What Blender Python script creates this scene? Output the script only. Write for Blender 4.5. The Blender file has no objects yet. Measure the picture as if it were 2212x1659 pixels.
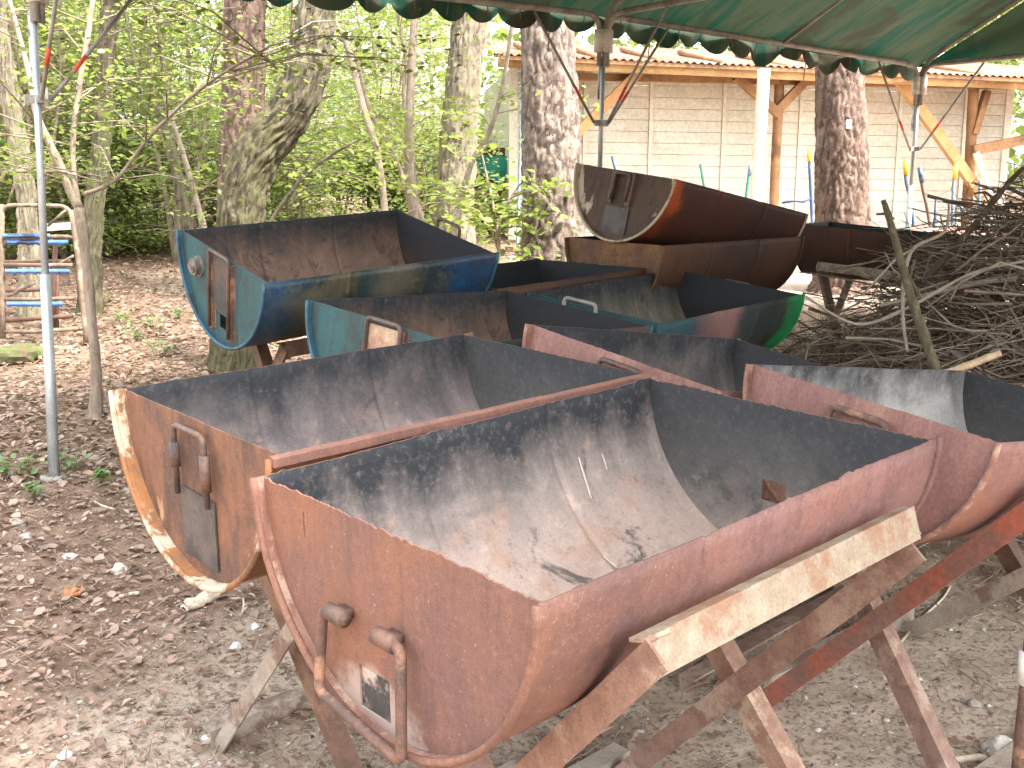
import bpy, bmesh, math, random
import numpy as np
from mathutils import Vector, Matrix, Euler, noise as mn
random.seed(7)
rng = np.random.default_rng(11)
scene = bpy.context.scene
C = scene.collection
R = math.radians
# ------------------------------------------------------------------ camera, sky, sun, exposure
FPX, CX, CY, CAMH = 2372.0, 1106.0, 829.5, 1.304
_p, _r = R(9.5), R(1.0)
_r0 = Vector((1, 0, 0)); _d0 = Vector((0, -math.sin(_p), -math.cos(_p))); FW = Vector((0, math.cos(_p), -math.sin(_p)))
RT = math.cos(_r)*_r0 - math.sin(_r)*_d0
DN = math.cos(_r)*_d0 + math.sin(_r)*_r0
camd = bpy.data.cameras.new('camera'); cam = bpy.data.objects.new('camera', camd); C.objects.link(cam)
camd.sensor_width = 36.0; camd.lens = 36.0*FPX/2212.0; camd.clip_start = .05; camd.clip_end = 600
cam.matrix_world = Matrix(((RT.x, -DN.x, -FW.x, 0), (RT.y, -DN.y, -FW.y, 0), (RT.z, -DN.z, -FW.z, CAMH), (0, 0, 0, 1)))
scene.camera = cam
SUN_EL, SUN_AZ = R(60), R(116)          # azimuth clockwise from +Y: the sun stands to the right, a little behind
w = bpy.data.worlds.new('World'); scene.world = w; w.use_nodes = True
wn = w.node_tree
bg = wn.nodes['Background']
sky = wn.nodes.new('ShaderNodeTexSky'); sky.sky_type = 'NISHITA'; sky.sun_disc = False
sky.sun_elevation = SUN_EL; sky.sun_rotation = SUN_AZ; sky.air_density = 1.6; sky.dust_density = 4.0; sky.ozone_density = 1.0
hs = wn.nodes.new('ShaderNodeHueSaturation'); hs.inputs['Saturation'].default_value = .22
wn.links.new(sky.outputs[0], hs.inputs['Color']); wn.links.new(hs.outputs[0], bg.inputs['Color'])
bg.inputs['Strength'].default_value = .15
sund = bpy.data.lights.new('sun', 'SUN'); sund.energy = 2.5; sund.angle = R(10); sund.color = (1, .95, .86)
sun = bpy.data.objects.new('sun', sund); C.objects.link(sun)
_sd = Vector((math.sin(SUN_AZ)*math.cos(SUN_EL), math.cos(SUN_AZ)*math.cos(SUN_EL), math.sin(SUN_EL)))
sun.rotation_euler = _sd.to_track_quat('Z', 'Y').to_euler()
vs = scene.view_settings; vs.view_transform = 'Standard'; vs.look = 'None'; vs.exposure = 2.82; vs.gamma = 1
scene.cycles.max_bounces = 10; scene.cycles.diffuse_bounces = 8; scene.cycles.transmission_bounces = 8; scene.cycles.transparent_max_bounces = 4

# ------------------------------------------------------------------ placing helpers (survey of the site)
GX, GY = .02302, .07574
def base_plane(x, y): return GX*x + GY*y
def ground(x, y):
    yy = y if y < 15 else 15 + 6*(1-math.exp(-(y-15)/12.0))
    xx = max(-12, min(12, x))
    yy = max(yy, -8)
    d = math.hypot(x, y-4)
    b = .02*mn.noise(Vector((x*.9, y*.9, 0))) + .008*mn.noise(Vector((x*4, y*4, 3)))
    if d > 8: b += .10*min(1, (d-8)/8)*mn.noise(Vector((x*.25, y*.25, 7)))
    return base_plane(xx, yy) + b
def ray(x, y): return RT*((x-CX)/FPX) + DN*((y-CY)/FPX) + FW
def pix(x, y, d): return Vector((0, 0, CAMH)) + ray(x, y)*d
def gpix(x, y):
    q = ray(x, y); n = Vector((-GX, -GY, 1))
    t = -CAMH/(n.dot(q)); P = Vector((0, 0, CAMH)) + q*t
    return Vector((P.x, P.y, ground(P.x, P.y)))
def depth(P): return (P-Vector((0, 0, CAMH))).dot(FW)

# ------------------------------------------------------------------ mesh helpers
class MB:
    def __init__(s): s.v = []; s.f = []; s.m = []
    def add(s, vs, fs, mi=0):
        o = len(s.v); s.v += [tuple(a) for a in vs]; s.f += [tuple(i+o for i in f) for f in fs]; s.m += [mi]*len(fs); return s
    def bar(s, a, b, wx, wz, up=(0, 0, 1), mi=0):
        a = Vector(a); b = Vector(b); t = (b-a).normalized(); up = Vector(up)
        if abs(t.dot(up)) > .98: up = Vector((0, 1, 0))
        x = t.cross(up).normalized(); z = x.cross(t)
        vs = []
        for p in (a, b):
            for sx, sz in ((-1, -1), (1, -1), (1, 1), (-1, 1)): vs.append(p + x*(sx*wx/2) + z*(sz*wz/2))
        return s.add(vs, [(3, 2, 1, 0), (4, 5, 6, 7), (0, 1, 5, 4), (1, 2, 6, 5), (2, 3, 7, 6), (3, 0, 4, 7)], mi)
    def angle(s, a, b, size, th, up=(0, 0, 1), flip=1, mi=0, side=None):
        """an L-section steel angle from a to b: the corner edge runs a-b; one flange down (-up), one sideways."""
        a = Vector(a); b = Vector(b); t = (b-a).normalized(); up = Vector(up)
        x = t.cross(up).normalized()*flip; z = (up - t*t.dot(up)).normalized()
        sd = side or size; prof = [(0, 0), (sd, 0), (sd, -th), (th, -th), (th, -size), (0, -size)]
        vs = [p + x*u + z*v for p in (a, b) for u, v in prof]
        fs = [(5, 4, 3, 2, 1, 0), (6, 7, 8, 9, 10, 11)] + [(i, (i+1) % 6, 6+(i+1) % 6, 6+i) for i in range(6)]
        return s.add(vs, fs, mi)
    def tube(s, pts, rad, seg=8, caps=True, mi=0, wob=0, seed=0):
        pts = [Vector(p) for p in pts]; n = len(pts)
        if not hasattr(rad, '__len__'): rad = [rad]*n
        T = [(pts[min(i+1, n-1)]-pts[max(i-1, 0)]).normalized() for i in range(n)]
        x = T[0].cross(Vector((.13, .31, .94)))
        if x.length < .05: x = T[0].cross(Vector((1, 0, 0)))
        vs = []
        for i in range(n):
            x = (x - T[i]*x.dot(T[i])).normalized(); y = T[i].cross(x)
            for k in range(seg):
                a = 2*math.pi*k/seg; rr = rad[i]
                if wob: rr *= 1+wob*mn.noise(Vector((math.cos(a)*1.5+seed, math.sin(a)*1.5, i*.6)))
                vs.append(pts[i]+x*(math.cos(a)*rr)+y*(math.sin(a)*rr))
        fs = [(i*seg+k, i*seg+(k+1) % seg, (i+1)*seg+(k+1) % seg, (i+1)*seg+k) for i in range(n-1) for k in range(seg)]
        if caps: fs += [tuple(range(seg-1, -1, -1)), tuple((n-1)*seg+k for k in range(seg))]
        return s.add(vs, fs, mi)
    def build(s, name, mats, parent=None, smooth=False, origin=None):
        me = bpy.data.meshes.new(name)
        v = s.v if origin is None else [(a[0]-origin[0], a[1]-origin[1], a[2]-origin[2]) for a in s.v]
        me.from_pydata(v, [], s.f)
        for mm in (mats if isinstance(mats, (list, tuple)) else [mats]): me.materials.append(mm)
        me.polygons.foreach_set('material_index', s.m)
        if smooth: me.polygons.foreach_set('use_smooth', [True]*len(s.f))
        me.update()
        o = bpy.data.objects.new(name, me); C.objects.link(o)
        if parent is not None: o.parent = parent
        elif origin is not None: o.location = origin
        return o
def np_mesh(name, verts, faces, mat, fm=None, smooth=False):
    me = bpy.data.meshes.new(name); nv = len(verts); nf, k = faces.shape
    me.vertices.add(nv); me.vertices.foreach_set('co', np.asarray(verts, np.float32).ravel())
    me.loops.add(nf*k); me.loops.foreach_set('vertex_index', faces.astype(np.int32).ravel())
    me.polygons.add(nf); me.polygons.foreach_set('loop_start', np.arange(nf, dtype=np.int32)*k)
    for mm in (mat if isinstance(mat, (list, tuple)) else [mat]): me.materials.append(mm)
    if fm is not None: me.polygons.foreach_set('material_index', fm.astype(np.int32))
    if smooth: me.polygons.foreach_set('use_smooth', np.ones(nf, bool))
    me.update(calc_edges=True); me.validate(); return me
def link(name, me, parent=None, loc=None):
    o = bpy.data.objects.new(name, me); C.objects.link(o)
    if parent is not None: o.parent = parent
    if loc is not None: o.location = loc
    return o
def tag(o, label=None, cat=None, group=None, kind=None):
    if label: o['label'] = label
    if cat: o['category'] = cat
    if group: o['group'] = group
    if kind: o['kind'] = kind
    return o
def empty(name, loc, label=None, cat=None, group=None):
    o = bpy.data.objects.new(name, None); C.objects.link(o); o.location = loc; o.empty_display_size = .1
    return tag(o, label, cat, group)
def sub(pts, k):
    """Catmull-Rom refinement of a list of tuples."""
    P = [np.array(p, float) for p in pts]; out = []
    for i in range(len(P)-1):
        a = P[max(i-1, 0)]; b = P[i]; c = P[i+1]; d = P[min(i+2, len(P)-1)]
        for j in range(k):
            t = j/k; out.append(.5*((2*b)+(c-a)*t+(2*a-5*b+4*c-d)*t*t+(3*b-a-3*c+d)*t**3))
    out.append(P[-1]); return out

# ------------------------------------------------------------------ material helpers
class NT:
    def __init__(s, name):
        s.mat = bpy.data.materials.new(name); s.mat.use_nodes = True; s.t = s.mat.node_tree; s.t.nodes.clear()
        s.out = s.t.nodes.new('ShaderNodeOutputMaterial')
    def n(s, typ, **kw):
        nd = s.t.nodes.new(typ)
        for k, v in kw.items():
            if k in nd.inputs.keys(): s.set(nd.inputs[k], v)
            else: setattr(nd, k, v)
        return nd
    def set(s, inp, v):
        if hasattr(v, 'is_linked') or hasattr(v, 'links'): s.t.links.new(v, inp)
        else: inp.default_value = v
    def co(s, scale=(1, 1, 1), which='Object', loc=(0, 0, 0)):
        tc = s.n('ShaderNodeTexCoord'); mp = s.n('ShaderNodeMapping'); mp.inputs['Scale'].default_value = scale; mp.inputs['Location'].default_value = loc
        s.t.links.new(tc.outputs[which], mp.inputs['Vector']); return mp.outputs[0]
    def noise(s, vec, scale, detail=5, rough=.6, dist=0):
        nd = s.n('ShaderNodeTexNoise', Scale=scale, Detail=detail, Roughness=rough, Distortion=dist)
        s.t.links.new(vec, nd.inputs['Vector']); return nd.outputs['Fac']
    def math(s, op, a, b=0.0, clamp=False):
        nd = s.n('ShaderNodeMath', operation=op, use_clamp=clamp); s.set(nd.inputs[0], a); s.set(nd.inputs[1], b); return nd.outputs[0]
    def mix(s, f, a, b):
        nd = s.n('ShaderNodeMix', data_type='RGBA'); s.set(nd.inputs[0], f); s.set(nd.inputs[6], col(a)); s.set(nd.inputs[7], col(b)); return nd.outputs[2]
    def ramp(s, f, stops, interp='LINEAR'):
        nd = s.n('ShaderNodeValToRGB'); cr = nd.color_ramp; cr.interpolation = interp
        while len(cr.elements) < len(stops): cr.elements.new(.5)
        for e, (p, c) in zip(cr.elements, stops): e.position = p; e.color = col(c)
        s.t.links.new(f, nd.inputs[0]); return nd.outputs[0]
    def grain(s, c, scale, amt, loc=(0, 0, 0)):
        g = s.noise(s.co((1, 1, 1), loc=loc), scale, 4, .75); v = s.math('ADD', s.math('MULTIPLY', s.math('SUBTRACT', g, .5), amt*3.2), 1.0)
        hv = s.n('ShaderNodeHueSaturation'); s.set(hv.inputs['Color'], c); s.set(hv.inputs['Value'], v); return hv.outputs[0]
    def step(s, f, a, b):
        nd = s.n('ShaderNodeMapRange', interpolation_type='SMOOTHSTEP'); s.set(nd.inputs[0], f); nd.inputs[1].default_value = a; nd.inputs[2].default_value = b; return nd.outputs[0]
    def bump(s, h, strength=.3, dist=.01):
        nd = s.n('ShaderNodeBump', Strength=strength, Distance=dist); s.t.links.new(h, nd.inputs['Height']); return nd.outputs[0]
    def bsdf(s, color, rough=.7, metal=0.0, normal=None, spec=.3):
        b = s.n('ShaderNodeBsdfPrincipled'); s.set(b.inputs['Base Color'], col(color)); s.set(b.inputs['Roughness'], rough); s.set(b.inputs['Metallic'], metal)
        b.inputs['Specular IOR Level'].default_value = spec
        if normal is not None: s.t.links.new(normal, b.inputs['Normal'])
        s.t.links.new(b.outputs[0], s.out.inputs[0]); return b
def col(c):
    if isinstance(c, (tuple, list)) and len(c) == 3: return (c[0], c[1], c[2], 1)
    return c
def simple(name, c1, c2, scale=20, rough=.7, stretch=(1, 1, 1), bump=.2, metal=0.0, lo=.35, hi=.65, spec=.3, c3=None):
    m = NT(name); v = m.co(stretch); f = m.noise(v, scale, 6, .65)
    c = m.mix(m.step(f, lo, hi), c1, c2)
    if c3: c = m.mix(m.step(m.noise(m.co(stretch, loc=(3, 1, 2)), scale*.35, 5, .7), .5, .62), c, c3)
    c = m.grain(c, scale*9, .35); m.bsdf(c, rough, metal, m.bump(f, bump, .01) if bump else None, spec); return m.mat
def drum_outer(name, stops, rust2=(.16, .07, .045), seed=0, streak=.5, speck=(.45, .38, .32), rough=.6, spec=.2, burnt=0.0, val=.85, ashy=False):
    """weathered sheet steel: colour bands along the drum (heat-burnt paint), run-down streaks, mottled rust, pale specks."""
    m = NT(name)
    tc = m.n('ShaderNodeTexCoord'); sp = m.n('ShaderNodeSeparateXYZ'); m.t.links.new(tc.outputs['Object'], sp.inputs[0])
    big = m.noise(m.co((1, 1, 1), loc=(seed, seed*.7, 0)), 5, 5, .65)
    x = m.math('ADD', m.math('MULTIPLY', sp.outputs[0], 1/.92), m.math('ADD', m.math('MULTIPLY', m.math('SUBTRACT', big, .5), .22), .5))
    c = m.ramp(x, stops); hv = m.n('ShaderNodeHueSaturation', Value=val); m.set(hv.inputs['Color'], c); c = hv.outputs[0]
    st = m.noise(m.co((14, 14, 1.6), loc=(seed*2, 1, 0)), 2.2, 6, .66, .4)
    s2 = m.noise(m.co((60, 60, 3.5), loc=(seed, 1, 4)), 1.6, 5, .7, .5)
    c = m.mix(m.math('MULTIPLY', m.step(st, .40, .74), streak), c, rust2)
    c = m.mix(m.math('MULTIPLY', m.step(s2, .46, .74), streak*.7), c, tuple(k*.8 for k in rust2))
    pat = m.noise(m.co((1, 1, .8), loc=(seed, 3, seed)), 3.2, 5, .65, .5); mid = stops[len(stops)//2][1]
    c = m.mix(m.math('MULTIPLY', m.step(pat, .5, .66), .55), c, (min(1, mid[0]*1.2), mid[1]*1.02, mid[2]*.7))
    c = m.mix(m.math('MULTIPLY', m.step(pat, .5, .36), .55), c, (rust2[0]*.85, rust2[1]*.95, rust2[2]*1.15))
    mot = m.noise(m.co((1, 1, 1), loc=(0, seed, 3)), 85, 7, .78)
    c = m.mix(m.math('MULTIPLY', m.step(mot, .52, .72), .5), c, tuple(min(1, k*1.5) for k in mid))
    c = m.mix(m.math('MULTIPLY', m.step(mot, .48, .3), .55), c, tuple(k*.6 for k in rust2))
    c = m.grain(c, 330, .3)
    if burnt:
        bz = m.noise(m.co((1, 1, 1), loc=(9, seed, 1)), 7, 4, .6)
        c = m.mix(m.math('MULTIPLY', m.step(bz, .5, .66), burnt), c, (.02, .018, .018))
    sc = m.noise(m.co((1, 1, 1), loc=(seed, 2, 2)), 210, 2, .5)
    c = m.mix(m.math('MULTIPLY', m.step(sc, .70, .78), .55), c, speck)
    if ashy:
        az = m.noise(m.co((1, 1, 1), loc=(3, 3, seed)), 14, 6, .7); d2 = m.math('ADD', m.math('POWER', m.math('MULTIPLY', m.math('SUBTRACT', sp.outputs[1], .03), 1/.13), 2.0), m.math('POWER', m.math('MULTIPLY', m.math('ADD', sp.outputs[2], .285), 1/.085), 2.0))
        c = m.mix(m.math('MULTIPLY', m.step(m.math('ADD', m.math('SUBTRACT', 1.0, d2), m.math('MULTIPLY', m.math('SUBTRACT', az, .5), 2.4)), .05, .75), .75), c, (.42, .33, .29))
    r = m.math('ADD', m.math('MULTIPLY', mot, .35), rough-.12)
    m.bsdf(c, r, 0.0, m.bump(m.math('ADD', mot, m.math('MULTIPLY', st, .4)), .22, .004), spec)
    return m.mat
def drum_inner(name, ash, mid, soot=(.030, .032, .036), depth=.0, seed=0, rust=(.26, .12, .08), patch=.35, rough=.8, black=.5, spec=.14):
    """fire-scaled inside: soot below the rim, grey scale lower down, ash and rust at the bottom, with flaked patches."""
    m = NT(name)
    tc = m.n('ShaderNodeTexCoord'); sp = m.n('ShaderNodeSeparateXYZ'); m.t.links.new(tc.outputs['Object'], sp.inputs[0])
    n1 = m.noise(m.co((1, 1, 1), loc=(seed, 0, 0)), 4.5, 6, .62, .6)
    n2 = m.noise(m.co((7, 2, 2), loc=(seed, 5, 0)), 2.5, 5, .6)
    z = m.math('ADD', m.math('MULTIPLY', sp.outputs[2], 1/.29), 1+depth)       # 0 bottom .. 1 rim
    f = m.math('ADD', z, m.math('ADD', m.math('MULTIPLY', m.math('SUBTRACT', n1, .5), .65), m.math('MULTIPLY', m.math('SUBTRACT', n2, .5), .5)))
    c = m.ramp(f, [(.12, ash), (.42, mid), (.62, tuple(.45*a+.55*b for a, b in zip(mid, soot))), (.84, soot)])
    pz = m.noise(m.co((1, 1, 1), loc=(0, seed, 8)), 9, 6, .7, .3)
    c = m.mix(m.math('MULTIPLY', m.math('MULTIPLY', m.step(pz, .52, .62), m.step(f, .72, .35)), patch), c, rust)
    bz = m.noise(m.co((1, 1, 1), loc=(4, seed, 2)), 6.5, 6, .68, .8)
    c = m.mix(m.math('MULTIPLY', m.step(bz, .57, .66), black), c, soot)
    g = m.noise(m.co((1, 1, 1), loc=(seed, seed, 0)), 70, 6, .75)
    wz = m.noise(m.co((1, 1, 1), loc=(seed, 9, 9)), 24, 7, .78, .3)
    c = m.mix(m.math('MULTIPLY', m.math('MULTIPLY', m.step(wz, .54, .66), m.step(f, .6, .25)), .5), c, tuple(min(1, a*1.35) for a in ash))
    c = m.mix(m.math('MULTIPLY', m.step(wz, .44, .34), .45), c, tuple(a*.5 for a in mid))
    c = m.grain(c, 300, .25)
    c = m.mix(m.math('MULTIPLY', m.step(g, .48, .74), .22), c, tuple(min(1, a*1.5+.02) for a in mid))
    c = m.mix(m.math('MULTIPLY', m.step(g, .5, .3), .22), c, soot)
    m.bsdf(c, rough, 0.0, m.bump(m.math('ADD', g, m.math('MULTIPLY', pz, 1.2)), .3, .005), spec)
    return m.mat
def leaf_mat(name, c1, c2, trans=.45):
    m = NT(name)
    g = m.n('ShaderNodeNewGeometry')
    c = m.mix(g.outputs['Random Per Island'], c1, c2)
    d = m.n('ShaderNodeBsdfPrincipled'); m.set(d.inputs['Base Color'], c); d.inputs['Roughness'].default_value = .34; d.inputs['Specular IOR Level'].default_value = .6
    t = m.n('ShaderNodeBsdfTranslucent'); m.set(t.inputs['Color'], m.mix(.5, c, (.34, .40, .07)))
    x = m.n('ShaderNodeMixShader'); x.inputs[0].default_value = trans
    m.t.links.new(d.outputs[0], x.inputs[1]); m.t.links.new(t.outputs[0], x.inputs[2]); m.t.links.new(x.outputs[0], m.out.inputs[0]); return m.mat
def bark_mat(name, c1, c2, c3, vscale=(9, 9, 2.2), moss=None):
    m = NT(name); v = m.co(vscale)
    f = m.noise(v, 2.2, 7, .68, .5); g = m.noise(m.co((1, 1, 1)), 26, 6, .7); h = m.noise(m.co((1, 1, .35)), 2.2, 4, .6)
    c = m.mix(m.step(f, .38, .62), c1, c2); c = m.mix(m.math('MULTIPLY', m.step(g, .5, .72), .6), c, c3)
    if moss: c = m.mix(m.math('MULTIPLY', m.step(h, .42, .6), .7), c, moss)
    m.bsdf(c, .9, 0, m.bump(m.math('ADD', f, m.math('MULTIPLY', g, .5)), .6, .02), .1); return m.mat

M = {}
M['steel_dark'] = simple('dark_handle_steel', (.055, .045, .042), (.13, .08, .06), 30, .55, bump=.25, spec=.4, c3=(.16, .08, .05))
M['steel_rust'] = simple('rusty_handle_steel', (.17, .09, .065), (.09, .06, .05), 28, .7, bump=.3, c3=(.30, .17, .11))
M['galv'] = simple('galvanised_tube', (.30, .33, .34), (.42, .45, .45), 14, .42, stretch=(1, 1, .3), bump=.05, metal=.35, spec=.4)
M['galv_old'] = simple('old_tent_tube', (.20, .19, .17), (.33, .31, .28), 14, .55, bump=.1, metal=.2)
M['red_tape'] = simple('red_brace_mark', (.62, .10, .05), (.5, .07, .04), 20, .6, bump=0)
M['sleeve_white'] = simple('white_plastic_sleeve', (.55, .52, .46), (.68, .65, .58), 8, .5, bump=.05, c3=(.36, .30, .24))

# ------------------------------------------------------------------ ground
def ground_mat():
    m = NT('forest_soil')
    tc = m.n('ShaderNodeTexCoord'); sp = m.n('ShaderNodeSeparateXYZ'); m.t.links.new(tc.outputs['Object'], sp.inputs[0])
    v = m.co(); big = m.noise(v, 1.3, 6, .65); mid = m.noise(v, 9, 7, .72); fine = m.noise(v, 60, 6, .75)
    def blob(x, y, rx, ry):
        a = m.math('POWER', m.math('MULTIPLY', m.math('SUBTRACT', sp.outputs[0], x), 1/rx), 2.0)
        b = m.math('POWER', m.math('MULTIPLY', m.math('SUBTRACT', sp.outputs[1], y), 1/ry), 2.0)
        return m.math('SUBTRACT', 1.0, m.math('ADD', a, b))
    bare = m.math('MAXIMUM', blob(.3, 2.1, 1.25, 1.5), m.math('MAXIMUM', blob(-1.2, 9.0, 1.9, 1.1), blob(3.2, 9.6, 3.5, 2.2)))
    bare = m.math('ADD', m.math('MULTIPLY', bare, .8), m.math('MULTIPLY', m.math('SUBTRACT', big, .45), 2.2))
    soil = m.mix(m.step(mid, .35, .68), (.12, .076, .055), (.26, .175, .13))
    soil = m.mix(m.step(fine, .53, .70), soil, (.36, .27, .21))
    sand = m.mix(m.step(mid, .35, .65), (.39, .305, .235), (.50, .41, .325))
    sand = m.mix(m.step(fine, .50, .38), sand, (.19, .14, .105))
    c = m.mix(m.step(bare, -.05, .6), soil, sand)
    m.bsdf(c, .95, 0, m.bump(m.math('ADD', mid, m.math('MULTIPLY', fine, .6)), .7, .02), .1); return m.mat
def axis(lo, hi, fine_lo, fine_hi, step):
    a = list(np.arange(fine_lo, fine_hi+1e-6, step)); s = step; x = fine_hi
    while x < hi: s *= 1.25; x += s; a.append(x)
    s = step; x = fine_lo; pre = []
    while x > lo: s *= 1.25; x -= s; pre.append(x)
    return pre[::-1]+a
xs = axis(-220, 220, -5, 5, .09); ys = axis(-40, 260, .3, 11, .09)
gv = np.array([(x, y, ground(x, y)) for y in ys for x in xs])
nx = len(xs); gi = np.arange(len(ys)*nx).reshape(len(ys), nx)
gf = np.stack([gi[:-1, :-1].ravel(), gi[:-1, 1:].ravel(), gi[1:, 1:].ravel(), gi[1:, :-1].ravel()], 1)
tag(link('ground', np_mesh('ground', gv, gf, ground_mat(), smooth=True)), kind='structure')

def leaves_np(cent, nrm_tilt, size, aspect=.55, bend=.18, vary=0):
    """oval leaves: 6 vertices, two quads folded along the midrib. cent (n,3), size (n,)"""
    n = len(cent)
    yaw = rng.uniform(0, 2*np.pi, n); tilt = rng.normal(0, nrm_tilt, n); roll = rng.normal(0, nrm_tilt, n)
    a = np.stack([np.cos(yaw)*np.cos(tilt), np.sin(yaw)*np.cos(tilt), np.sin(tilt)], 1)
    b0 = np.stack([-np.sin(yaw), np.cos(yaw), np.zeros(n)], 1); c0 = np.cross(a, b0)
    b = b0*np.cos(roll)[:, None] + c0*np.sin(roll)[:, None]; c = np.cross(a, b)
    s = size[:, None]
    if vary: b = b*(1+rng.uniform(-vary, vary, n))[:, None]; c = c*(1+2.5*rng.uniform(-vary, vary, n))[:, None]; a = a+b*rng.uniform(-vary, vary, n)[:, None]*.6
    q = [(-.5, 0, 0), (.5, 0, -.05), (.12, aspect*.5, bend), (-.22, aspect*.45, bend*.8), (.12, -aspect*.5, bend), (-.22, -aspect*.45, bend*.8)]
    V = np.stack([cent + s*(u*a + v*b + k*c*aspect*.5) for u, v, k in q], 1)      # n,6,3
    F = np.arange(n)[:, None]*6
    f1 = F + np.array([0, 1, 2, 3]); f2 = F + np.array([0, 5, 4, 1])
    return V.reshape(-1, 3), np.stack([f1, f2], 1).reshape(-1, 4)

lit_a = leaf_mat('dry_leaf_brown', (.15, .085, .06), (.33, .20, .145), .1)
lit_b = leaf_mat('dry_leaf_tan', (.27, .18, .14), (.39, .28, .22), .15)
def scatter(n, fn):
    out = []
    while len(out) < n:
        x, y = fn()
        out.append((x, y))
    return out
def litter_xy():
    while True:
        dd = 1.2+9.5*random.random()**1.05; x = random.uniform(-.62, .55)*dd; y = dd
        u = x+.42*y-1.0+mn.noise(Vector((x, y, 5)))*1.2          # fewer leaves on the bare soil under the troughs
        keep = (1.0 if u < 0 else max(.04, 1-u*1.1))*(1 if y > 4.2 else .25+.17*max(0, y-1))
        if random.random() < keep: return x, y
P = scatter(26000, litter_xy)
cen = np.array([(x, y, ground(x, y)+random.uniform(.003, .022)) for x, y in P])
sz = (.012+.036*rng.random(len(P))**1.6)*np.clip(.45+.13*np.array([q[1] for q in P]), .6, 1.1)
V, F = leaves_np(cen, .24, sz, .6, .3, vary=.5)
fm = np.repeat((rng.random(len(P)) > .5).astype(int), 2)
tag(link('leaf_litter', np_mesh('leaf_litter', V, F, [lit_a, lit_b], fm)), kind='stuff')
P = scatter(16000, lambda: (lambda d: (random.uniform(-.58, .56)*d, d))(1.1+6.5*random.random()**1.3))
cen = np.array([(x, y, ground(x, y)+random.uniform(.002, .010)) for x, y in P]); sz = .004+.011*rng.random(len(P))**1.4
V, F = leaves_np(cen, .3, sz, .7, .3, vary=.6)
tag(link('leaf_crumbs', np_mesh('leaf_crumbs', V, F, [lit_a, lit_b, leaf_mat('dry_leaf_pale', (.30, .235, .18), (.44, .37, .30), .1)], np.repeat(rng.integers(0, 3, len(P)), 2))), kind='stuff')
# crumbs of stone, bark and dry twig on the soil
def chips(n, fn, lo, hi, mats, name):
    vs = []; fs = []; fm = []
    base = np.array([(1, 0, 0), (-.5, .8, 0), (-.6, -.7, .1), (.1, .1, .7), (.2, -.75, .25)])
    tri = [(0, 1, 3), (1, 2, 3), (2, 4, 3), (4, 0, 3), (0, 4, 2), (0, 2, 1)]
    for i, (x, y) in enumerate(scatter(n, fn)):
        s = lo+(hi-lo)*random.random()**2.5; a = random.uniform(0, 6.28); e = random.uniform(.5, 1.6)
        z = ground(x, y); ca, sa = math.cos(a), math.sin(a)
        o = len(vs)
        for b in base:
            p = b*s*np.array([e, 1, random.uniform(.4, .9)])*rng.uniform(.7, 1.2, 3)
            vs.append((x+p[0]*ca-p[1]*sa, y+p[0]*sa+p[1]*ca, z+p[2]))
        k = random.choice(range(len(mats)))
        for t in tri: fs.append([o+j for j in t]); fm.append(k)
    tag(link(name, np_mesh(name, np.array(vs), np.array(fs), mats, np.array(fm))), kind='stuff')
def near_xy():
    dd = 1.1+5.5*random.random()**1.5
    return random.uniform(-.55, .55)*dd, dd
chips(7000, near_xy, .003, .014, [simple('grit_pale', (.42, .38, .33), (.55, .50, .44), 30, .9, bump=0), simple('grit_brown', (.16, .11, .085), (.27, .2, .15), 30, .9, bump=0), simple('grit_grey', (.28, .24, .21), (.36, .32, .28), 30, .9, bump=0)], 'gravel')
def straw_mesh(n, fn):
    vs = []; fs = []
    for x, y in scatter(n, fn):
        L = random.uniform(.015, .07); a = random.uniform(0, 3.14); r = random.uniform(.0005, .0015); z = ground(x, y)+.006
        dx, dy = math.cos(a)*L/2, math.sin(a)*L/2; nx_, ny_ = -math.sin(a)*r, math.cos(a)*r
        z1 = z+random.uniform(0, .02); o = len(vs)
        vs += [(x-dx+nx_, y-dy+ny_, z), (x-dx-nx_, y-dy-ny_, z), (x-dx, y-dy, z+2*r), (x+dx+nx_, y+dy+ny_, z1), (x+dx-nx_, y+dy-ny_, z1), (x+dx, y+dy, z1+2*r)]
        fs += [(o, o+3, o+5, o+2), (o+2, o+5, o+4, o+1), (o+1, o+4, o+3, o)]
    return np.array(vs), np.array(fs)
V, F = straw_mesh(6000, near_xy)
tag(link('dry_twig_debris', np_mesh('dry_twig_debris', V, F, simple('dry_straw', (.36, .28, .21), (.2, .14, .1), 10, .9, bump=0))), kind='stuff')

# stones one can pick out
rock_m = simple('pale_stone', (.50, .46, .41), (.62, .58, .52), 16, .85, bump=.5, c3=(.34, .29, .24))
rock_g = simple('grey_stone', (.27, .24, .21), (.38, .34, .30), 16, .9, bump=.5)
def rock(name, x, y, wpx, mat, flat, label, seed):
    g = gpix(x, y); s = wpx*depth(g)/FPX/2
    bm = bmesh.new(); bmesh.ops.create_icosphere(bm, subdivisions=3, radius=1)
    for v in bm.verts:
        k = 1+.35*mn.noise(v.co*1.1+Vector((seed*3.1, 0, 0)))+.16*mn.noise(v.co*2.8+Vector((0, seed, 0)))
        v.co *= k; v.co.z = max(v.co.z, -.55)*flat; v.co *= s
    me = bpy.data.meshes.new(name); bm.to_mesh(me); bm.free(); me.materials.append(mat)
    o = link(name, me, None, (g.x, g.y, g.z+s*flat*.35)); o.rotation_euler = (0, 0, seed*1.7)
    tag(o, label, 'stone', 'loose stones on the soil')
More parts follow.
